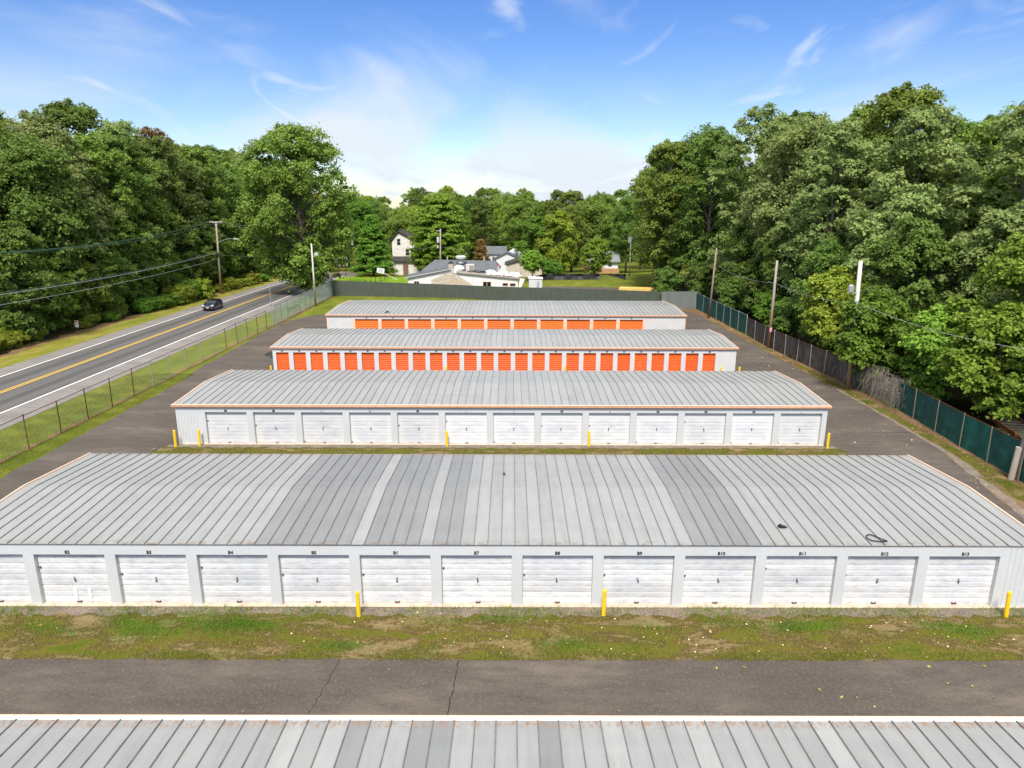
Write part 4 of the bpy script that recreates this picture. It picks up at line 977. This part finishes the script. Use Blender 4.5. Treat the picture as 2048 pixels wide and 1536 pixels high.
# old tall house
oh = tag(empty('old_house', (-23.8, 155, gz(155))), 'tall derelict white house with peeling boards between two conifers', 'house')
MB().prism([(-3.1, 0), (3.1, 0), (3.1, 6.9), (0 - 1.6, 9.3), (-3.1, 7.5)], 'y', 1.6, 9).build('wall', PEEL, oh)
MB().prism([(-3.7, 7.1), (-1.6, 9.45), (3.5, 6.75), (3.5, 6.95), (-1.6, 9.7), (-3.7, 7.35)], 'y', 1.2, 9.3).build('roof', SHD, oh)
MB().box(-2.7, 3.6, .2, 1.6, 0, 3.0).build('porch_wall', PEEL, oh); MB().prism([(-.3, 3.0), (1.6, 3.9), (1.6, 4.05), (-.3, 3.12)], 'x', -3.0, 3.8).build('porch_roof', SHD, oh)
MB().box(-.6, .6, .12, .19, 0, 2.5).build('door', plain('door_brown', (0.22, 0.13, 0.09), .8), oh)
window(oh, -1.6, 6.6, .7, 1.3, 1.59, TRIMW, 3); window(oh, .3, 4.3, .75, 1.35, 1.59, TRIMW, 3); window(oh, 1.5, 4.3, .8, 1.35, 1.59, TRIMW, 1)
# houses further off
h3 = tag(empty('white_house', (-2.3, 160, gz(160))), 'white sided house with steep grey roof behind the white building', 'house')
MB().box(-4.2, 2.5, 0, 7, 0, 4.7).build('wall', SIDING, h3); MB().prism([(-.3, 4.6), (3.5, 6.1), (7.3, 4.6), (7.3, 4.75), (3.5, 6.3), (-.3, 4.75)], 'x', -4.6, 1.2).build('roof', SHG, h3)
MB().prism([(-1.2, 0), (3.6, 0), (3.6, 4.1), (1.2, 5.1), (-1.2, 3.9)], 'y', -3, -.02).build('front_wing', SIDING, h3); MB().prism([(-1.6, 3.75), (1.2, 5.15), (4.0, 4.0), (4.0, 4.15), (1.2, 5.35), (-1.6, 3.9)], 'y', -3.3, 2).build('front_wing_roof', SHG, h3)
MB().prism([(1.2, 0), (4.6, 0), (4.6, 4.6), (2.9, 5.7), (1.2, 4.6)], 'y', 2.2, 7).build('side_wing', SIDING, h3)
window(h3, -3.4, 3.0, .45, 1.1, 0); window(h3, -1.9, 3.0, .45, 1.1, 0)
h4 = tag(empty('tan_garage', (1.5, 147, 0)), 'tan garage with dark brown gable roof right of the white building', 'garage')
MB().prism([(-2.6, 0), (3.0, 0), (3.0, 1.9), (-.2, 3.2), (-2.6, 2.6)], 'y', 0, 8).build('wall', TAN, h4); MB().prism([(-3.0, 2.45), (-.2, 3.3), (3.4, 1.75), (3.4, 1.9), (-.2, 3.5), (-3.0, 2.6)], 'y', -.3, 8.2).build('roof', SHD, h4)
MB().prism([(3.0, 0), (5.0, 0), (5.0, 3.0), (4.6, 3.2), (3.0, 1.9)], 'y', .6, 8).build('side_wall', TAN, h4); window(h4, 4.2, 1.2, .4, .9, .6)
h5 = tag(empty('low_house', (23.3, 172, gz(172))), 'low house with pale grey roof and tan brick base at the right', 'house')
MB().box(-4.5, 3.5, 0, 7, 0, 1.2).build('brick_base', BRICKM, h5); MB().box(-4.2, 3.2, .1, 7, 1.2, 2.9).build('wall', SIDING, h5); MB().prism([(-.5, 2.75), (3.5, 5.0), (7.5, 2.75), (7.5, 2.95), (3.5, 5.2), (-.5, 2.95)], 'x', -4.7, 3.7).build('roof', SHL, h5); window(h5, 1.2, 1.7, .8, .8, .1, TRIMW, 3)
# black fabric screen, yellow container
bfab = tag(empty('fabric_fence', (6.3, 141, 0)), 'sagging black fabric screen fence across the rear lawn', 'fence'); FAB = plain('black_fabric', (0.028, 0.030, 0.038), .55, .2, 1.5)
rgc = random.Random(5)
def sag_cloth(x0, x1, prof):
    mb = MB(); n = 40; rows = []
    for i in range(n + 1):
        f = i / n; x = x0 + (x1 - x0) * f; z1, z0 = prof(f); w_ = .25 * math.sin(f * 21) + .12 * math.sin(f * 47)
        rows.append([(x, w_ * .3, z0), (x, w_ + .15, (z0 + z1) / 2), (x, w_ * .3, z1)])
    for a, b in zip(rows[:-1], rows[1:]):
        for k in range(2): mb.quad(a[k], b[k], b[k + 1], a[k + 1])
    mb.smooth = True; return mb
sag_cloth(-1.5, 11.8, lambda f: (1.3 - .5 * max(0, 1 - f * 6), .05 + .1 * f)).build('cloth', FAB, bfab)
sag_cloth(11.9, 17.2, lambda f: (1.25, 1.05 - 1.0 * max(0, f * 1.35 - .35) if f < .95 else .1)).build('cloth', FAB, bfab)
for x in (0, 2.9, 5.8, 8.7, 11.8, 14.2, 17.2): MB().tube([(x, .3, 0), (x, .3, 1.4)], .03, 6).build('post', GALV, bfab)
yc = tag(empty('yellow_container', (20.4, 107.0, 0), R(-14)), 'yellow ribbed metal container showing just above the back fence', 'container'); YC = plain('container_yellow', (0.72, 0.46, 0.13), .5, .1, 2)
MB().box(-3.6, 3.6, 0, 2.3, .1, 2.22).build('body', YC, yc)
for k in range(18): MB().box(-1.3 + k * .27, -1.3 + k * .27 + .12, -.05, 2.35, .3, 2.26).build('rib', YC, yc)
MB().box(-3.5, 3.5, -.02, 2.32, -.05, .1).build('skid', DARKM, yc)
tl = tag(empty('old_trailer', (33.4, 42.6, 0), R(75)), 'rusty old flat trailer on the grass beyond the teal fence', 'trailer')
[MB().box(-2.5 + k * .62, -2.38 + k * .62, -.8, .8, .60, .68).build('cross_member', plain('trailer_grey', (0.05, 0.045, 0.04), .7, .3), tl) for k in range(9)]; MB().box(-2.6, 2.6, -.85, -.8, .5, .8).build('side_rail', RUSTY, tl); MB().box(-2.6, 2.6, .8, .85, .5, .8).build('side_rail', RUSTY, tl)
for s in (-1, 1):
    wr = empty('wheel', (-1.2, s * .85, .32)); wr.parent = tl; wr.rotation_euler = (R(90), 0, 0); MB().lathe([(.2, -.1), (.32, -.08), (.32, .08), (.2, .1), (.05, .1)], sides=16).build('tyre', BLACK, wr)
    fn = MB(); fn.tube([(-1.75, s * .85, .62), (-1.5, s * .85, .85), (-.9, s * .85, .85), (-.65, s * .85, .62)], .06, 5); fn.build('mudguard', RUSTY, tl)

# ------------------------------------------------------------------ trees
def leaves_mesh(name, C, Nrm, size, rg, droop=0.25, aspect=0.62):
    """one mesh of folded leaf quads: C centres, Nrm preferred normals, size per leaf"""
    n = len(C)
    rnd = rg.normal(size=(n, 3)); nn = Nrm + rnd * 0.55; nn /= np.linalg.norm(nn, axis=1)[:, None] + 1e-9
    t = np.cross(nn, rg.normal(size=(n, 3))); t /= np.linalg.norm(t, axis=1)[:, None] + 1e-9
    t[:, 2] -= droop; t /= np.linalg.norm(t, axis=1)[:, None]
    b = np.cross(nn, t); b /= np.linalg.norm(b, axis=1)[:, None] + 1e-9
    s = size[:, None]
    V = np.empty((n, 4, 3), np.float32)
    V[:, 0] = C - t * s; V[:, 1] = C + b * s * aspect - nn * s * .12; V[:, 2] = C + t * s; V[:, 3] = C - b * s * aspect - nn * s * .12
    me = bpy.data.meshes.new(name)
    me.vertices.add(n * 4); me.vertices.foreach_set('co', V.reshape(-1))
    me.loops.add(n * 4); me.loops.foreach_set('vertex_index', np.arange(n * 4, dtype=np.int32))
    me.polygons.add(n); me.polygons.foreach_set('loop_start', np.arange(0, n * 4, 4, dtype=np.int32)); me.polygons.foreach_set('loop_total', np.full(n, 4, np.int32))
    me.materials.append(LEAF['mid']); me.update(calc_edges=True)
    return me
def tree_proto(seed, H, Rx, base, nlobes, nclump, nleaf, leaf, shape=1.0, lob=(.24, .38), flat=.55, trunk_r=.32, lean=(0, 0)):
    """returns (trunk mesh, crown mesh); crown = leaf clumps set over lobes carried by limbs"""
    rg = np.random.default_rng(seed); rr = random.Random(seed)
    cz = base + (H - base) * .52; hz_ = (H - base) / 2
    lobes = []
    for i in range(nlobes):
        ph = i * 2.39996 + rr.uniform(-.5, .5); u = 1 - 2 * (i + .5) / nlobes
        u = max(-.95, min(.97, u + rr.uniform(-.12, .12)))
        rr_ = math.sqrt(max(0, 1 - abs(u) ** (2.0 * shape))) * (rr.uniform(.62, .98) if i % 4 else rr.uniform(.15, .55))
        lr = rr.uniform(*lob) * Rx
        wd = Rx * (1.0 if u < .2 else 1.0 - .18 * (u - .2))
        lobes.append((Vector((math.cos(ph) * rr_ * (wd - lr * .6) + lean[0] * (u + 1) / 2, math.sin(ph) * rr_ * (wd - lr * .6) + lean[1] * (u + 1) / 2, cz + u * (hz_ - lr * .45))), lr))
    Cs, Ns, Ss = [], [], []
    for c, lr in lobes:
        k = max(5, int(nclump * (lr / (Rx * .31)) ** 2))
        d = rg.normal(size=(k, 3)); d[:, 2] = d[:, 2] * .85 + .28; d /= np.linalg.norm(d, axis=1)[:, None]
        outw = np.array([c.x, c.y, (c.z - cz) * Rx / hz_]); outw = outw / (np.linalg.norm(outw) + 1e-6)
        d = d + outw * .35; d /= np.linalg.norm(d, axis=1)[:, None]
        cc = np.array(c) + d * lr * rg.uniform(.6, 1.08, size=(k, 1)) * np.array([1, 1, .82])
        for j in range(k):
            m_ = int(nleaf * rg.uniform(.55, 1.35)); cr = lr * rg.uniform(.2, .36)
            off = rg.normal(size=(m_, 3)) * cr * np.array([1, 1, flat]) * .62
            off[:, 2] -= (off[:, 0] ** 2 + off[:, 1] ** 2) / (cr * 3.0)
            P = cc[j] + off
            nrm = d[j] * .55 + np.array([0, 0, .65]) + off / (cr + 1e-6) * .35
            Cs.append(P); Ns.append(np.repeat(nrm[None], m_, 0) if nrm.ndim == 1 else nrm); Ss.append(leaf * rg.uniform(.6, 1.25, size=m_))
    C = np.concatenate(Cs); Nn = np.concatenate(Ns); S = np.concatenate(Ss)
    crown = leaves_mesh('crown', C, Nn, S, rg)
    mb = MB(); tp_ = [(0, 0, -.3)]
    nseg = 7; top = H * .86
    for i in range(1, nseg + 1):
        f = i / nseg; tp_.append((lean[0] * f + rr.uniform(-.25, .25) * f * 2, lean[1] * f + rr.uniform(-.25, .25) * f * 2, top * f))
    rad = [trunk_r * 1.35] + [trunk_r * (1 - .93 * (i / nseg) ** 1.1) + .02 for i in range(1, nseg + 1)]
    mb.tube(tp_, rad, 9)
    for c, lr in lobes:
        zs = max(base * .55, min(top * .9, c.z - math.hypot(c.x, c.y) * .75)); f = zs / top; i = min(nseg - 1, int(f * nseg)); ff = f * nseg - i
        a = Vector(tp_[i]).lerp(Vector(tp_[i + 1]), ff); mid = a.lerp(c, .5) + Vector((rr.uniform(-.4, .4), rr.uniform(-.4, .4), rr.uniform(-.2, .6)))
        r = max(.05, trunk_r * (1 - f) * .55); mb.tube([a, mid, c, c + (c - mid) * .35], [r, r * .62, r * .35, .02], 5, 0, False)
    mb.smooth = True
    return mb.mesh('trunk', BARK), crown
PROTO = {}
PROTO['oak1'] = tree_proto(11, 25, 7.2, 4.0, 40, 17, 62, .21)
PROTO['oak2'] = tree_proto(12, 26, 6.6, 3.0, 42, 17, 60, .21, 1.2)
PROTO['oak3'] = tree_proto(13, 24, 7.8, 5.0, 38, 18, 62, .22, 1.1, (.26, .42))
PROTO['ash'] = tree_proto(14, 25, 7.0, 2.5, 46, 15, 66, .20, 1.3, (.22, .36), .4)
PROTO['edge'] = tree_proto(15, 15, 5.0, .6, 34, 16, 60, .19, 1.3, (.26, .42), .45, .2)
PROTO['small'] = tree_proto(16, 7.5, 3.4, .7, 26, 13, 56, .15, 1.1, (.28, .44), .5, .12)
PROTO['young'] = tree_proto(21, 6.6, 2.7, 2.4, 26, 12, 54, .14, 1.1, (.3, .46), .5, .09)
PROTO['shrub'] = tree_proto(17, 2.6, 1.9, .1, 20, 10, 52, .10, 1.2, (.3, .46), .6, .05)
PROTO['shrub2'] = tree_proto(18, 2.2, 2.3, .05, 24, 9, 46, .11, 1.0, (.28, .42), .6, .05)
PROTO['big'] = tree_proto(23, 26.6, 10.2, 1.6, 92, 19, 66, .23, 1.05, (.20, .32), .5, .52, (-1.6, 0))
def conifer_proto(seed, H, Rx, tiers, per, leaf, rnd=1.0, nneedle=26):
    rg = np.random.default_rng(seed); rr = random.Random(seed); Cs, Ns, Ss = [], [], []
    mb = MB(); mb.tube([(0, 0, -.2), (0, 0, H * .5), (0, 0, H * .97)], [H * .018 + .06, H * .012 + .03, .02], 8)
    for t in range(tiers):
        f = (t + .5) / tiers; z = H * (.04 + .94 * f); rad = Rx * ((1 - f) ** .75 if rnd < .5 else math.sqrt(max(0.02, 1 - (f * 1.15 - .28) ** 2 / .80)) * (1 if f > .25 else .8 + f * .8))
        for k in range(per):
            a = rr.uniform(0, 6.283); L_ = rad * rr.uniform(.72, 1.08); d = np.array([math.cos(a), math.sin(a), .12])
            mb.tube([(0, 0, z - .2), (d[0] * L_ * .8, d[1] * L_ * .8, z + .1)], [.04, .012], 3, 0, False)
            for s in np.linspace(.35, 1.0, 6):
                m_ = nneedle; P = np.array([0, 0, z]) + d * L_ * s + rg.normal(size=(m_, 3)) * np.array([.42, .42, .16]) * (Rx / 5) * (1.15 - s * .4)
                P[:, 2] -= .25 * s * s * rad * .25
                Cs.append(P); Ns.append(np.repeat((d * .5 + np.array([0, 0, .8]))[None], m_, 0)); Ss.append(leaf * rg.uniform(.6, 1.2, size=m_))
    return mb.mesh('trunk', BARK), leaves_mesh('crown', np.concatenate(Cs), np.concatenate(Ns), np.concatenate(Ss), rg, .1, .45)
PROTO['round'] = conifer_proto(31, 17.5, 6.0, 40, 14, .30, 1.0, 30)
PROTO['spruce'] = conifer_proto(32, 13, 4.9, 26, 10, .27, .2)
rgt = random.Random(99)
ORDW = ['first', 'second', 'third', 'fourth', 'fifth', 'sixth', 'seventh', 'eighth', 'ninth', 'tenth', 'eleventh', 'twelfth', 'thirteenth', 'fourteenth', 'fifteenth', 'sixteenth', 'seventeenth', 'eighteenth', 'nineteenth', 'twentieth', 'twenty-first', 'twenty-second', 'twenty-third', 'twenty-fourth', 'twenty-fifth', 'twenty-sixth']
CNAME = {'fresh': 'fresh green', 'dark': 'dark green', 'mid': 'mid green', 'grey': 'grey green', 'yel': 'yellow green', 'lime': 'bright green', 'rust': 'rust brown'}
COUNT = {}
def nth(key):
    COUNT[key] = COUNT.get(key, 0) + 1; return ORDW[min(len(ORDW) - 1, COUNT[key] - 1)]
def tree(proto, x, y, label, cat, group, leaf='mid', s=1.0, sz=None, rz=None, name='tree', z=None):
    t = empty(name, (x, y, gz(y) if z is None else z), rgt.uniform(0, 6.28) if rz is None else rz); t.scale = (s, s, sz or s)
    tag(t, label, cat, group)
    tr, cr = PROTO[proto]
    link('trunk', tr, t); o = link('crown', cr, t); setmat(o, 0, LEAF[leaf]); return t
# the big roadside tree
tree('big', -34.3, 116.8, 'large solitary leafy tree leaning over the road beside the silver fence', 'tree', None, 'mid', 1.0, None, 0.4, 'roadside_tree')
# wood on the far side of the road
GL = 'trees of the wood across the road'
y = 66.0; k = 0
while y < 188:
    off = 0 if y < 125 else -(y - 125) * .0 + (y - 125) ** 2 * .0011
    p = ['oak1', 'ash', 'oak2', 'oak3'][k % 4]; lf_ = ['mid', 'dark', 'mid', 'dark', 'grey'][k % 5]
    if y < 74: lf_ = 'lime'
    tree(p, (-58.6 if y > 79 else -63) + rgt.uniform(-1.2, 1.2) + off, y, CNAME[lf_] + ' tall tree, ' + nth('L1') + ' from the left along the front edge of the roadside wood', 'tree', GL, lf_, rgt.uniform(.88, 1.0)); y += rgt.uniform(5.6, 7.4); k += 1
y = 68.0
while y < 195:
    off = 0 if y < 125 else (y - 125) ** 2 * .0011
    p = ['oak2', 'oak3', 'oak1', 'ash'][k % 4]
    tree(p, -66 + rgt.uniform(-1.5, 1.5) + off, y, 'tall tree standing deeper inside the wood across the road', 'tree', GL + ', second rank', ['dark', 'mid', 'grey'][k % 3] if k % 9 else 'rust', rgt.uniform(.98, 1.12)); y += rgt.uniform(6.5, 8.5); k += 1
y = 70.0
while y < 195:
    tree(['oak1', 'oak3'][k % 2], -76 + rgt.uniform(-2, 2), y, 'tree top far back in the wood across the road', 'tree', GL + ', third rank', 'dark', rgt.uniform(1.0, 1.12)); y += rgt.uniform(8, 11); k += 1
y = 76.0
while y < 150:
    off = 0 if y < 120 else (y - 120) ** 2 * .0012
    tree(['edge', 'small'][k % 2], -55.2 + rgt.uniform(-.8, .6) + off, y, 'young ' + CNAME[['dark', 'mid', 'dark', 'lime'][k % 4]] + ' tree, ' + nth('L0') + ' from the left under the roadside wood edge', 'tree', 'young trees along the roadside wood edge', ['dark', 'mid', 'dark', 'lime'][k % 4], rgt.uniform(.6, .85) if k % 2 == 0 else rgt.uniform(.9, 1.25)); 
    y += rgt.uniform(3.2, 5.0); k += 1
for (x, y, s, lf_) in sorted([(-53.6, 65.0, .95, 'yel'), (-55.0, 66.2, 1.25, 'yel'), (-53.0, 67.2, .8, 'yel'), (-54.6, 68.6, 1.1, 'yel'), (-56.4, 69.5, 1.3, 'yel'), (-53.6, 70.2, .8, 'yel'), (-55.2, 71.4, 1.05, 'yel'), (-53.9, 72.5, .7, 'yel'), (-56.2, 73.4, 1.1, 'lime'), (-54.4, 74.4, .75, 'yel'), (-53.4, 75.8, .55, 'yel'), (-52.8, 83, .5, 'yel'), (-53.6, 85.4, .8, 'yel'), (-52.5, 88.5, .7, 'lime'), (-52.0, 96, .9, 'lime'), (-51.6, 99, 1.0, 'lime'), (-51.6, 102.5, 1.15, 'lime'), (-51.2, 105.5, 1.25, 'yel'), (-51.5, 108.5, 1.2, 'lime'), (-51.2, 111.5, 1.3, 'yel'), (-51.8, 115, 1.0, 'lime'), (-51.2, 120, .9, 'yel'), (-50.8, 124, 1.0, 'yel'), (-50.5, 128, .9, 'yel'), (-50, 132, 1.0, 'yel'), (-49.6, 136.5, .9, 'lime'), (-53.5, 92, .8, 'mid')], key=lambda q: q[1]):
    tree(rgt.choice(('shrub', 'shrub2')), x, y, 'low ' + CNAME[lf_] + ' shrub, ' + nth('sh') + ' from the left on the verge across the road', 'shrub', 'shrubs along the far verge', lf_, s, s * rgt.uniform(.6, 1.0), None, 'verge_shrub')
# wood on the right
GR = 'trees of the wood behind the right-hand fence'
spots = [(26.5, 120, 'oak2', 'mid', .93), (31.5, 112, 'ash', 'dark', .98), (29, 133, 'oak1', 'mid', .95), (34, 124, 'oak3', 'dark', 1.08), (35.5, 101, 'ash', 'grey', 1.05), (38, 90, 'oak3', 'grey', 1.08), (36.5, 80, 'ash', 'grey', .98), (41, 72, 'oak1', 'grey', 1.0), (37.5, 67, 'edge', 'grey', 1.15), (44, 82, 'oak2', 'mid', 1.12), (45, 62, 'ash', 'grey', .96), (50, 70, 'oak3', 'mid', 1.1), (47, 95, 'oak1', 'mid', 1.15), (43, 110, 'oak2', 'dark', 1.15), (52, 84, 'oak1', 'lime', 1.08), (55, 62, 'ash', 'mid', 1.05), (58, 74, 'oak2', 'mid', 1.05), (52, 100, 'oak3', 'mid', 1.1), (39, 138, 'oak1', 'mid', 1.05), (46, 126, 'oak2', 'mid', 1.1), (33, 148, 'oak3', 'mid', .98), (42, 153, 'ash', 'mid', 1.0), (62, 66, 'oak3', 'dark', 1.0), (49, 54, 'oak1', 'grey', .82), (54, 52, 'oak2', 'yel', .86), (60, 55, 'oak3', 'mid', .95), (66, 76, 'oak1', 'dark', 1.05), (60, 90, 'oak2', 'dark', 1.1), (58, 110, 'oak1', 'dark', 1.1), (56, 128, 'oak3', 'dark', 1.1), (35, 60, 'edge', 'dark', .95), (41, 57, 'edge', 'grey', 1.05)]
for (x, y, p, lf_, s) in spots:
    tree(p, x, y, 'tall broadleaf tree in the dense wood behind the right-hand fence', 'tree', GR, lf_, s * (1.03 if x < 36 and y > 100 else .88 if x > 48 else .94))
for (x, y, p, lf_, s, lb) in [(31.6, 66.0, 'small', 'yel', 1.15, 'bushy yellow green tree leaning over the dark screen fence'), (32.2, 61.5, 'small', 'yel', 1.0, 'second bushy yellow green tree over the dark screen fence, nearer the ivy pole'), (30.0, 55.3, 'small', 'lime', 1.02, 'leafy growth wrapped around the grey topped pole'), (32.0, 84, 'small', 'lime', .6, 'rounded bright green bush above the far teal fence'), (36.6, 48.6, 'edge', 'fresh', .84, 'bright green tree with layered branches at the right picture edge'), (32.6, 51.0, 'small', 'fresh', .95, 'spreading green tree hanging over the near teal fence'), (41.5, 45.5, 'edge', 'fresh', .86, 'leafy light green tree beyond the old trailer at the right edge'), (34.4, 46.6, 'small', 'fresh', 1.05, 'low spreading light green tree just behind the near teal fence'), (37.4, 43.2, 'small', 'fresh', 1.1, 'light green tree hanging above the old trailer'), (30.4, 93, 'small', 'dark', .7, 'dark bush between the far leaning pole and the wood'), (30.8, 76, 'small', 'dark', .62, 'dark bush behind the middle of the dark screen fence'), (29.3, 106, 'small', 'dark', .8, 'dark bush draped over the pale steel corner fence'), (24.2, 106.5, 'small', 'dark', .72, 'dark bush behind the yellow container'), (33.5, 88, 'edge', 'dark', .8, 'dark understory tree behind the far teal fence'), (33.5, 72, 'edge', 'dark', .75, 'dark understory tree behind the bushy yellow green tree'), (32.6, 97, 'edge', 'dark', .8, 'dark understory tree near the far corner of the yard')]:
    tree(p, x, y, lb, 'tree' if s > .7 else 'bush', None, lf_, s)
# trees behind the buildings
GB = 'background trees beyond the houses'
tree('round', -15.6, 150, 'large rounded bright green conifer between the old house and white building', 'tree', None, 'fresh', 1.0)
tree('spruce', -30.0, 150, 'pointed green conifer left of the old house', 'tree', None, 'lime', 1.0)
tree('spruce', -6.9, 156, 'small brown dying conifer behind the white building roof', 'tree', None, 'rust', .62)
tree('young', 4.2, 139, 'slim young yellow green tree beside the tan garage', 'tree', None, 'fresh', .9)
tree('small', 18.0, 149, 'round bright green tree beside the low grey roofed house', 'tree', None, 'fresh', .95, 1.05)
tree('edge', 10.5, 158, 'loose pale green weeping tree right of the tan garage', 'tree', None, 'yel', .92)
tree('edge', 5.5, 160, 'leafy mid green tree behind the tan garage', 'tree', None, 'lime', .85)
tree('shrub', 8.7, 148, 'tall green bush beside the black fabric screen', 'bush', None, 'lime', 1.3)
tree('small', -33.5, 158, 'yellow green shrub tree behind the empty billboard frame', 'tree', None, 'yel', .8)
for row, (yy, x0, x1, st3, sc3) in enumerate(((176, -38, 36, 8.2, .72), (188, -44, 44, 8.5, .77), (206, -60, 60, 10, .80), (232, -80, 80, 12, .84), (270, -110, 110, 14, .88), (320, -150, 150, 16, .92))):
    x = x0
    while x < x1:
        s = sc3 * rgt.uniform(.84, 1.1)
        if row == 0 and -31 < x < -17: s *= .9
        if not (row == 0 and 17 < x < 29): tree(rgt.choice(('oak1', 'oak2', 'oak3', 'ash')), x + rgt.uniform(-1.5, 1.5), yy + rgt.uniform(-4, 4), 'tree in the background wood beyond the houses', 'tree', GB, rgt.choice(('mid', 'mid', 'dark', 'lime', 'yel' if row > 0 else 'mid')), s)
        x += st3 * rgt.uniform(.8, 1.2)

# ------------------------------------------------------------------ grass blades, fallen leaves
def blades(name, boxes, n, h, cols, seed, z=0.006, label=None, soft=False):
    rg = np.random.default_rng(seed); P = []
    tot = sum((b[1] - b[0]) * (b[3] - b[2]) for b in boxes)
    for b in boxes:
        k = int(n * (b[1] - b[0]) * (b[3] - b[2]) / tot); P.append(np.stack([rg.uniform(b[0], b[1], k), rg.uniform(b[2], b[3], k)], 1))
    P = np.concatenate(P)
    if soft:    # rounded patches: pull points towards each box centre with a gaussian spread
        Q = []
        for b in boxes:
            k = int(n * (b[1] - b[0]) * (b[3] - b[2]) / tot); Q.append(np.stack([rg.normal((b[0] + b[1]) / 2, (b[1] - b[0]) * .27, k), np.clip(rg.normal((b[2] + b[3]) / 2, (b[3] - b[2]) * .27, k), 20.0, 22.55)], 1))
        P = np.concatenate(Q)
    # tufts: keep points by a cheap value noise
    v = np.sin(P[:, 0] * 1.7 + np.sin(P[:, 1] * 2.3) * 1.4) * .5 + np.sin(P[:, 0] * .6 + 1.3) * .35 + np.sin(P[:, 1] * 3.1 + P[:, 0] * .9) * .3
    P = P[v + rg.normal(size=len(P)) * .45 > -.1]; k = len(P)
    a = rg.uniform(0, 6.283, k); hh = h * rg.uniform(.4, 1.3, k); wd = rg.uniform(.006, .014, k); ln = hh * rg.uniform(.3, 1.1, k)
    V = np.zeros((k, 3, 3), np.float32); dx, dy = np.cos(a), np.sin(a)
    V[:, 0, 0] = P[:, 0] - dy * wd; V[:, 0, 1] = P[:, 1] + dx * wd; V[:, 1, 0] = P[:, 0] + dy * wd; V[:, 1, 1] = P[:, 1] - dx * wd
    V[:, 0, 2] = V[:, 1, 2] = z; V[:, 2, 0] = P[:, 0] + dx * ln; V[:, 2, 1] = P[:, 1] + dy * ln; V[:, 2, 2] = z + hh
    me = bpy.data.meshes.new(name); me.vertices.add(k * 3); me.vertices.foreach_set('co', V.reshape(-1)); me.loops.add(k * 3); me.loops.foreach_set('vertex_index', np.arange(k * 3, dtype=np.int32))
    me.polygons.add(k); me.polygons.foreach_set('loop_start', np.arange(0, k * 3, 3, dtype=np.int32)); me.polygons.foreach_set('loop_total', np.full(k, 3, np.int32)); me.materials.append(cols); me.update(calc_edges=True)
    return tag(link(name, me), label, 'grass', None, 'stuff')
GB1 = leaf_mat('blade_olive', (0.11, 0.12, 0.018), (0.30, 0.25, 0.07)); GB2 = leaf_mat('blade_bright', (0.06, 0.15, 0.010), (0.13, 0.26, 0.018)); GB3 = leaf_mat('blade_lawn', (0.085, 0.13, 0.012), (0.20, 0.23, 0.030))
XL, XR = XC - HL, XC + HL
blades('grass', [(XL - 1, XR + 1, 19.95, 22.5)], 70000, .05, GB1, 1, label='dry olive grass on the strip before the numbered doors')
blades('grass', [(-17.5, -9.5, 21.0, 22.45), (-11.2, -7.2, 21.5, 22.4), (-3.2, .5, 21.9, 22.5), (4.6, 8.4, 21.5, 22.3), (9, 12, 21.4, 22.2), (14, 18, 21.0, 22.1), (-7, -3, 20.3, 20.9), (1, 5, 20.3, 21.2)], 42000, .065, GB2, 2, soft=True, label='bright green grass patches before the numbered doors')
blades('grass', [(XL - 1, XR + 1, 38.2, 40.7)], 50000, .06, GB3, 3, label='green grass strip before the second storage row')
blades('grass', [(-34.3, -28.5, 28, 60)], 90000, .07, GB3, 4, label='mown grass along the left chain link fence')
blades('grass', [(26.4, 27.7, 30, 36), (27.3, 28.1, 36, 46), (27.4, 28.2, 46, 62)], 26000, .08, GB3, 5, label='ragged grass between the yard asphalt and right fence')
blades('grass', [(XL, XR, 22.35, 22.95)], 9000, .15, GB3, 8, label='taller weeds at the foot of the numbered doors')
blades('grass', [(XL - 1, XR + 1, 19.85, 20.3)], 12000, .10, GB3, 9, label='ragged grass edge creeping over the near asphalt lane')
LVM = plain('fallen_leaf_pale', (0.62, 0.56, 0.30), .7, .35, 1.0); LVM2 = plain('fallen_leaf_brown', (0.36, 0.19, 0.08), .7, .3, 1.0); LVM3 = plain('fallen_leaf_green', (0.30, 0.36, 0.05), .7, .3, 1.0)
def litter(name, label, box, n, mt, seed, z, size):
    rg = np.random.default_rng(seed); C = np.stack([rg.uniform(box[0], box[1], n), rg.uniform(box[2], box[3], n), np.full(n, z)], 1)
    me = leaves_mesh(name, C, np.repeat(np.array([[0, 0, 2.2]]), n, 0), size * rg.uniform(.5, 1.2, n), rg, 0.0); me.materials.clear(); me.materials.append(mt)
    return tag(link(name, me), label, 'leaves', None, 'stuff')
litter('fallen_leaves', 'pale fallen leaves on the strip before the numbered doors', (-8, 20, 20.0, 22.6), 80, LVM, 1, .05, .05)
litter('fallen_leaves', 'brown fallen leaves on the strip before the numbered doors', (XL, XR, 20.0, 22.9), 160, LVM2, 2, .04, .05)
litter('fallen_leaves', 'scattered leaves on the asphalt lane behind the nearest roof', (-20, 20, 14.5, 19.8), 60, LVM2, 3, .02, .035)
litter('fallen_leaves', 'green leaves on the right part of the near asphalt lane', (6, 16, 16.5, 19.7), 14, LVM3, 4, .03, .07)
litter('fallen_leaves', 'pale leaves scattered along the right-hand driveway', (20.6, 26.5, 32, 95), 130, LVM, 5, .02, .06)
litter('fallen_leaves', 'brown leaf litter along the foot of the right-hand fence', (26.8, 28.6, 31, 98), 500, LVM2, 6, .03, .07)
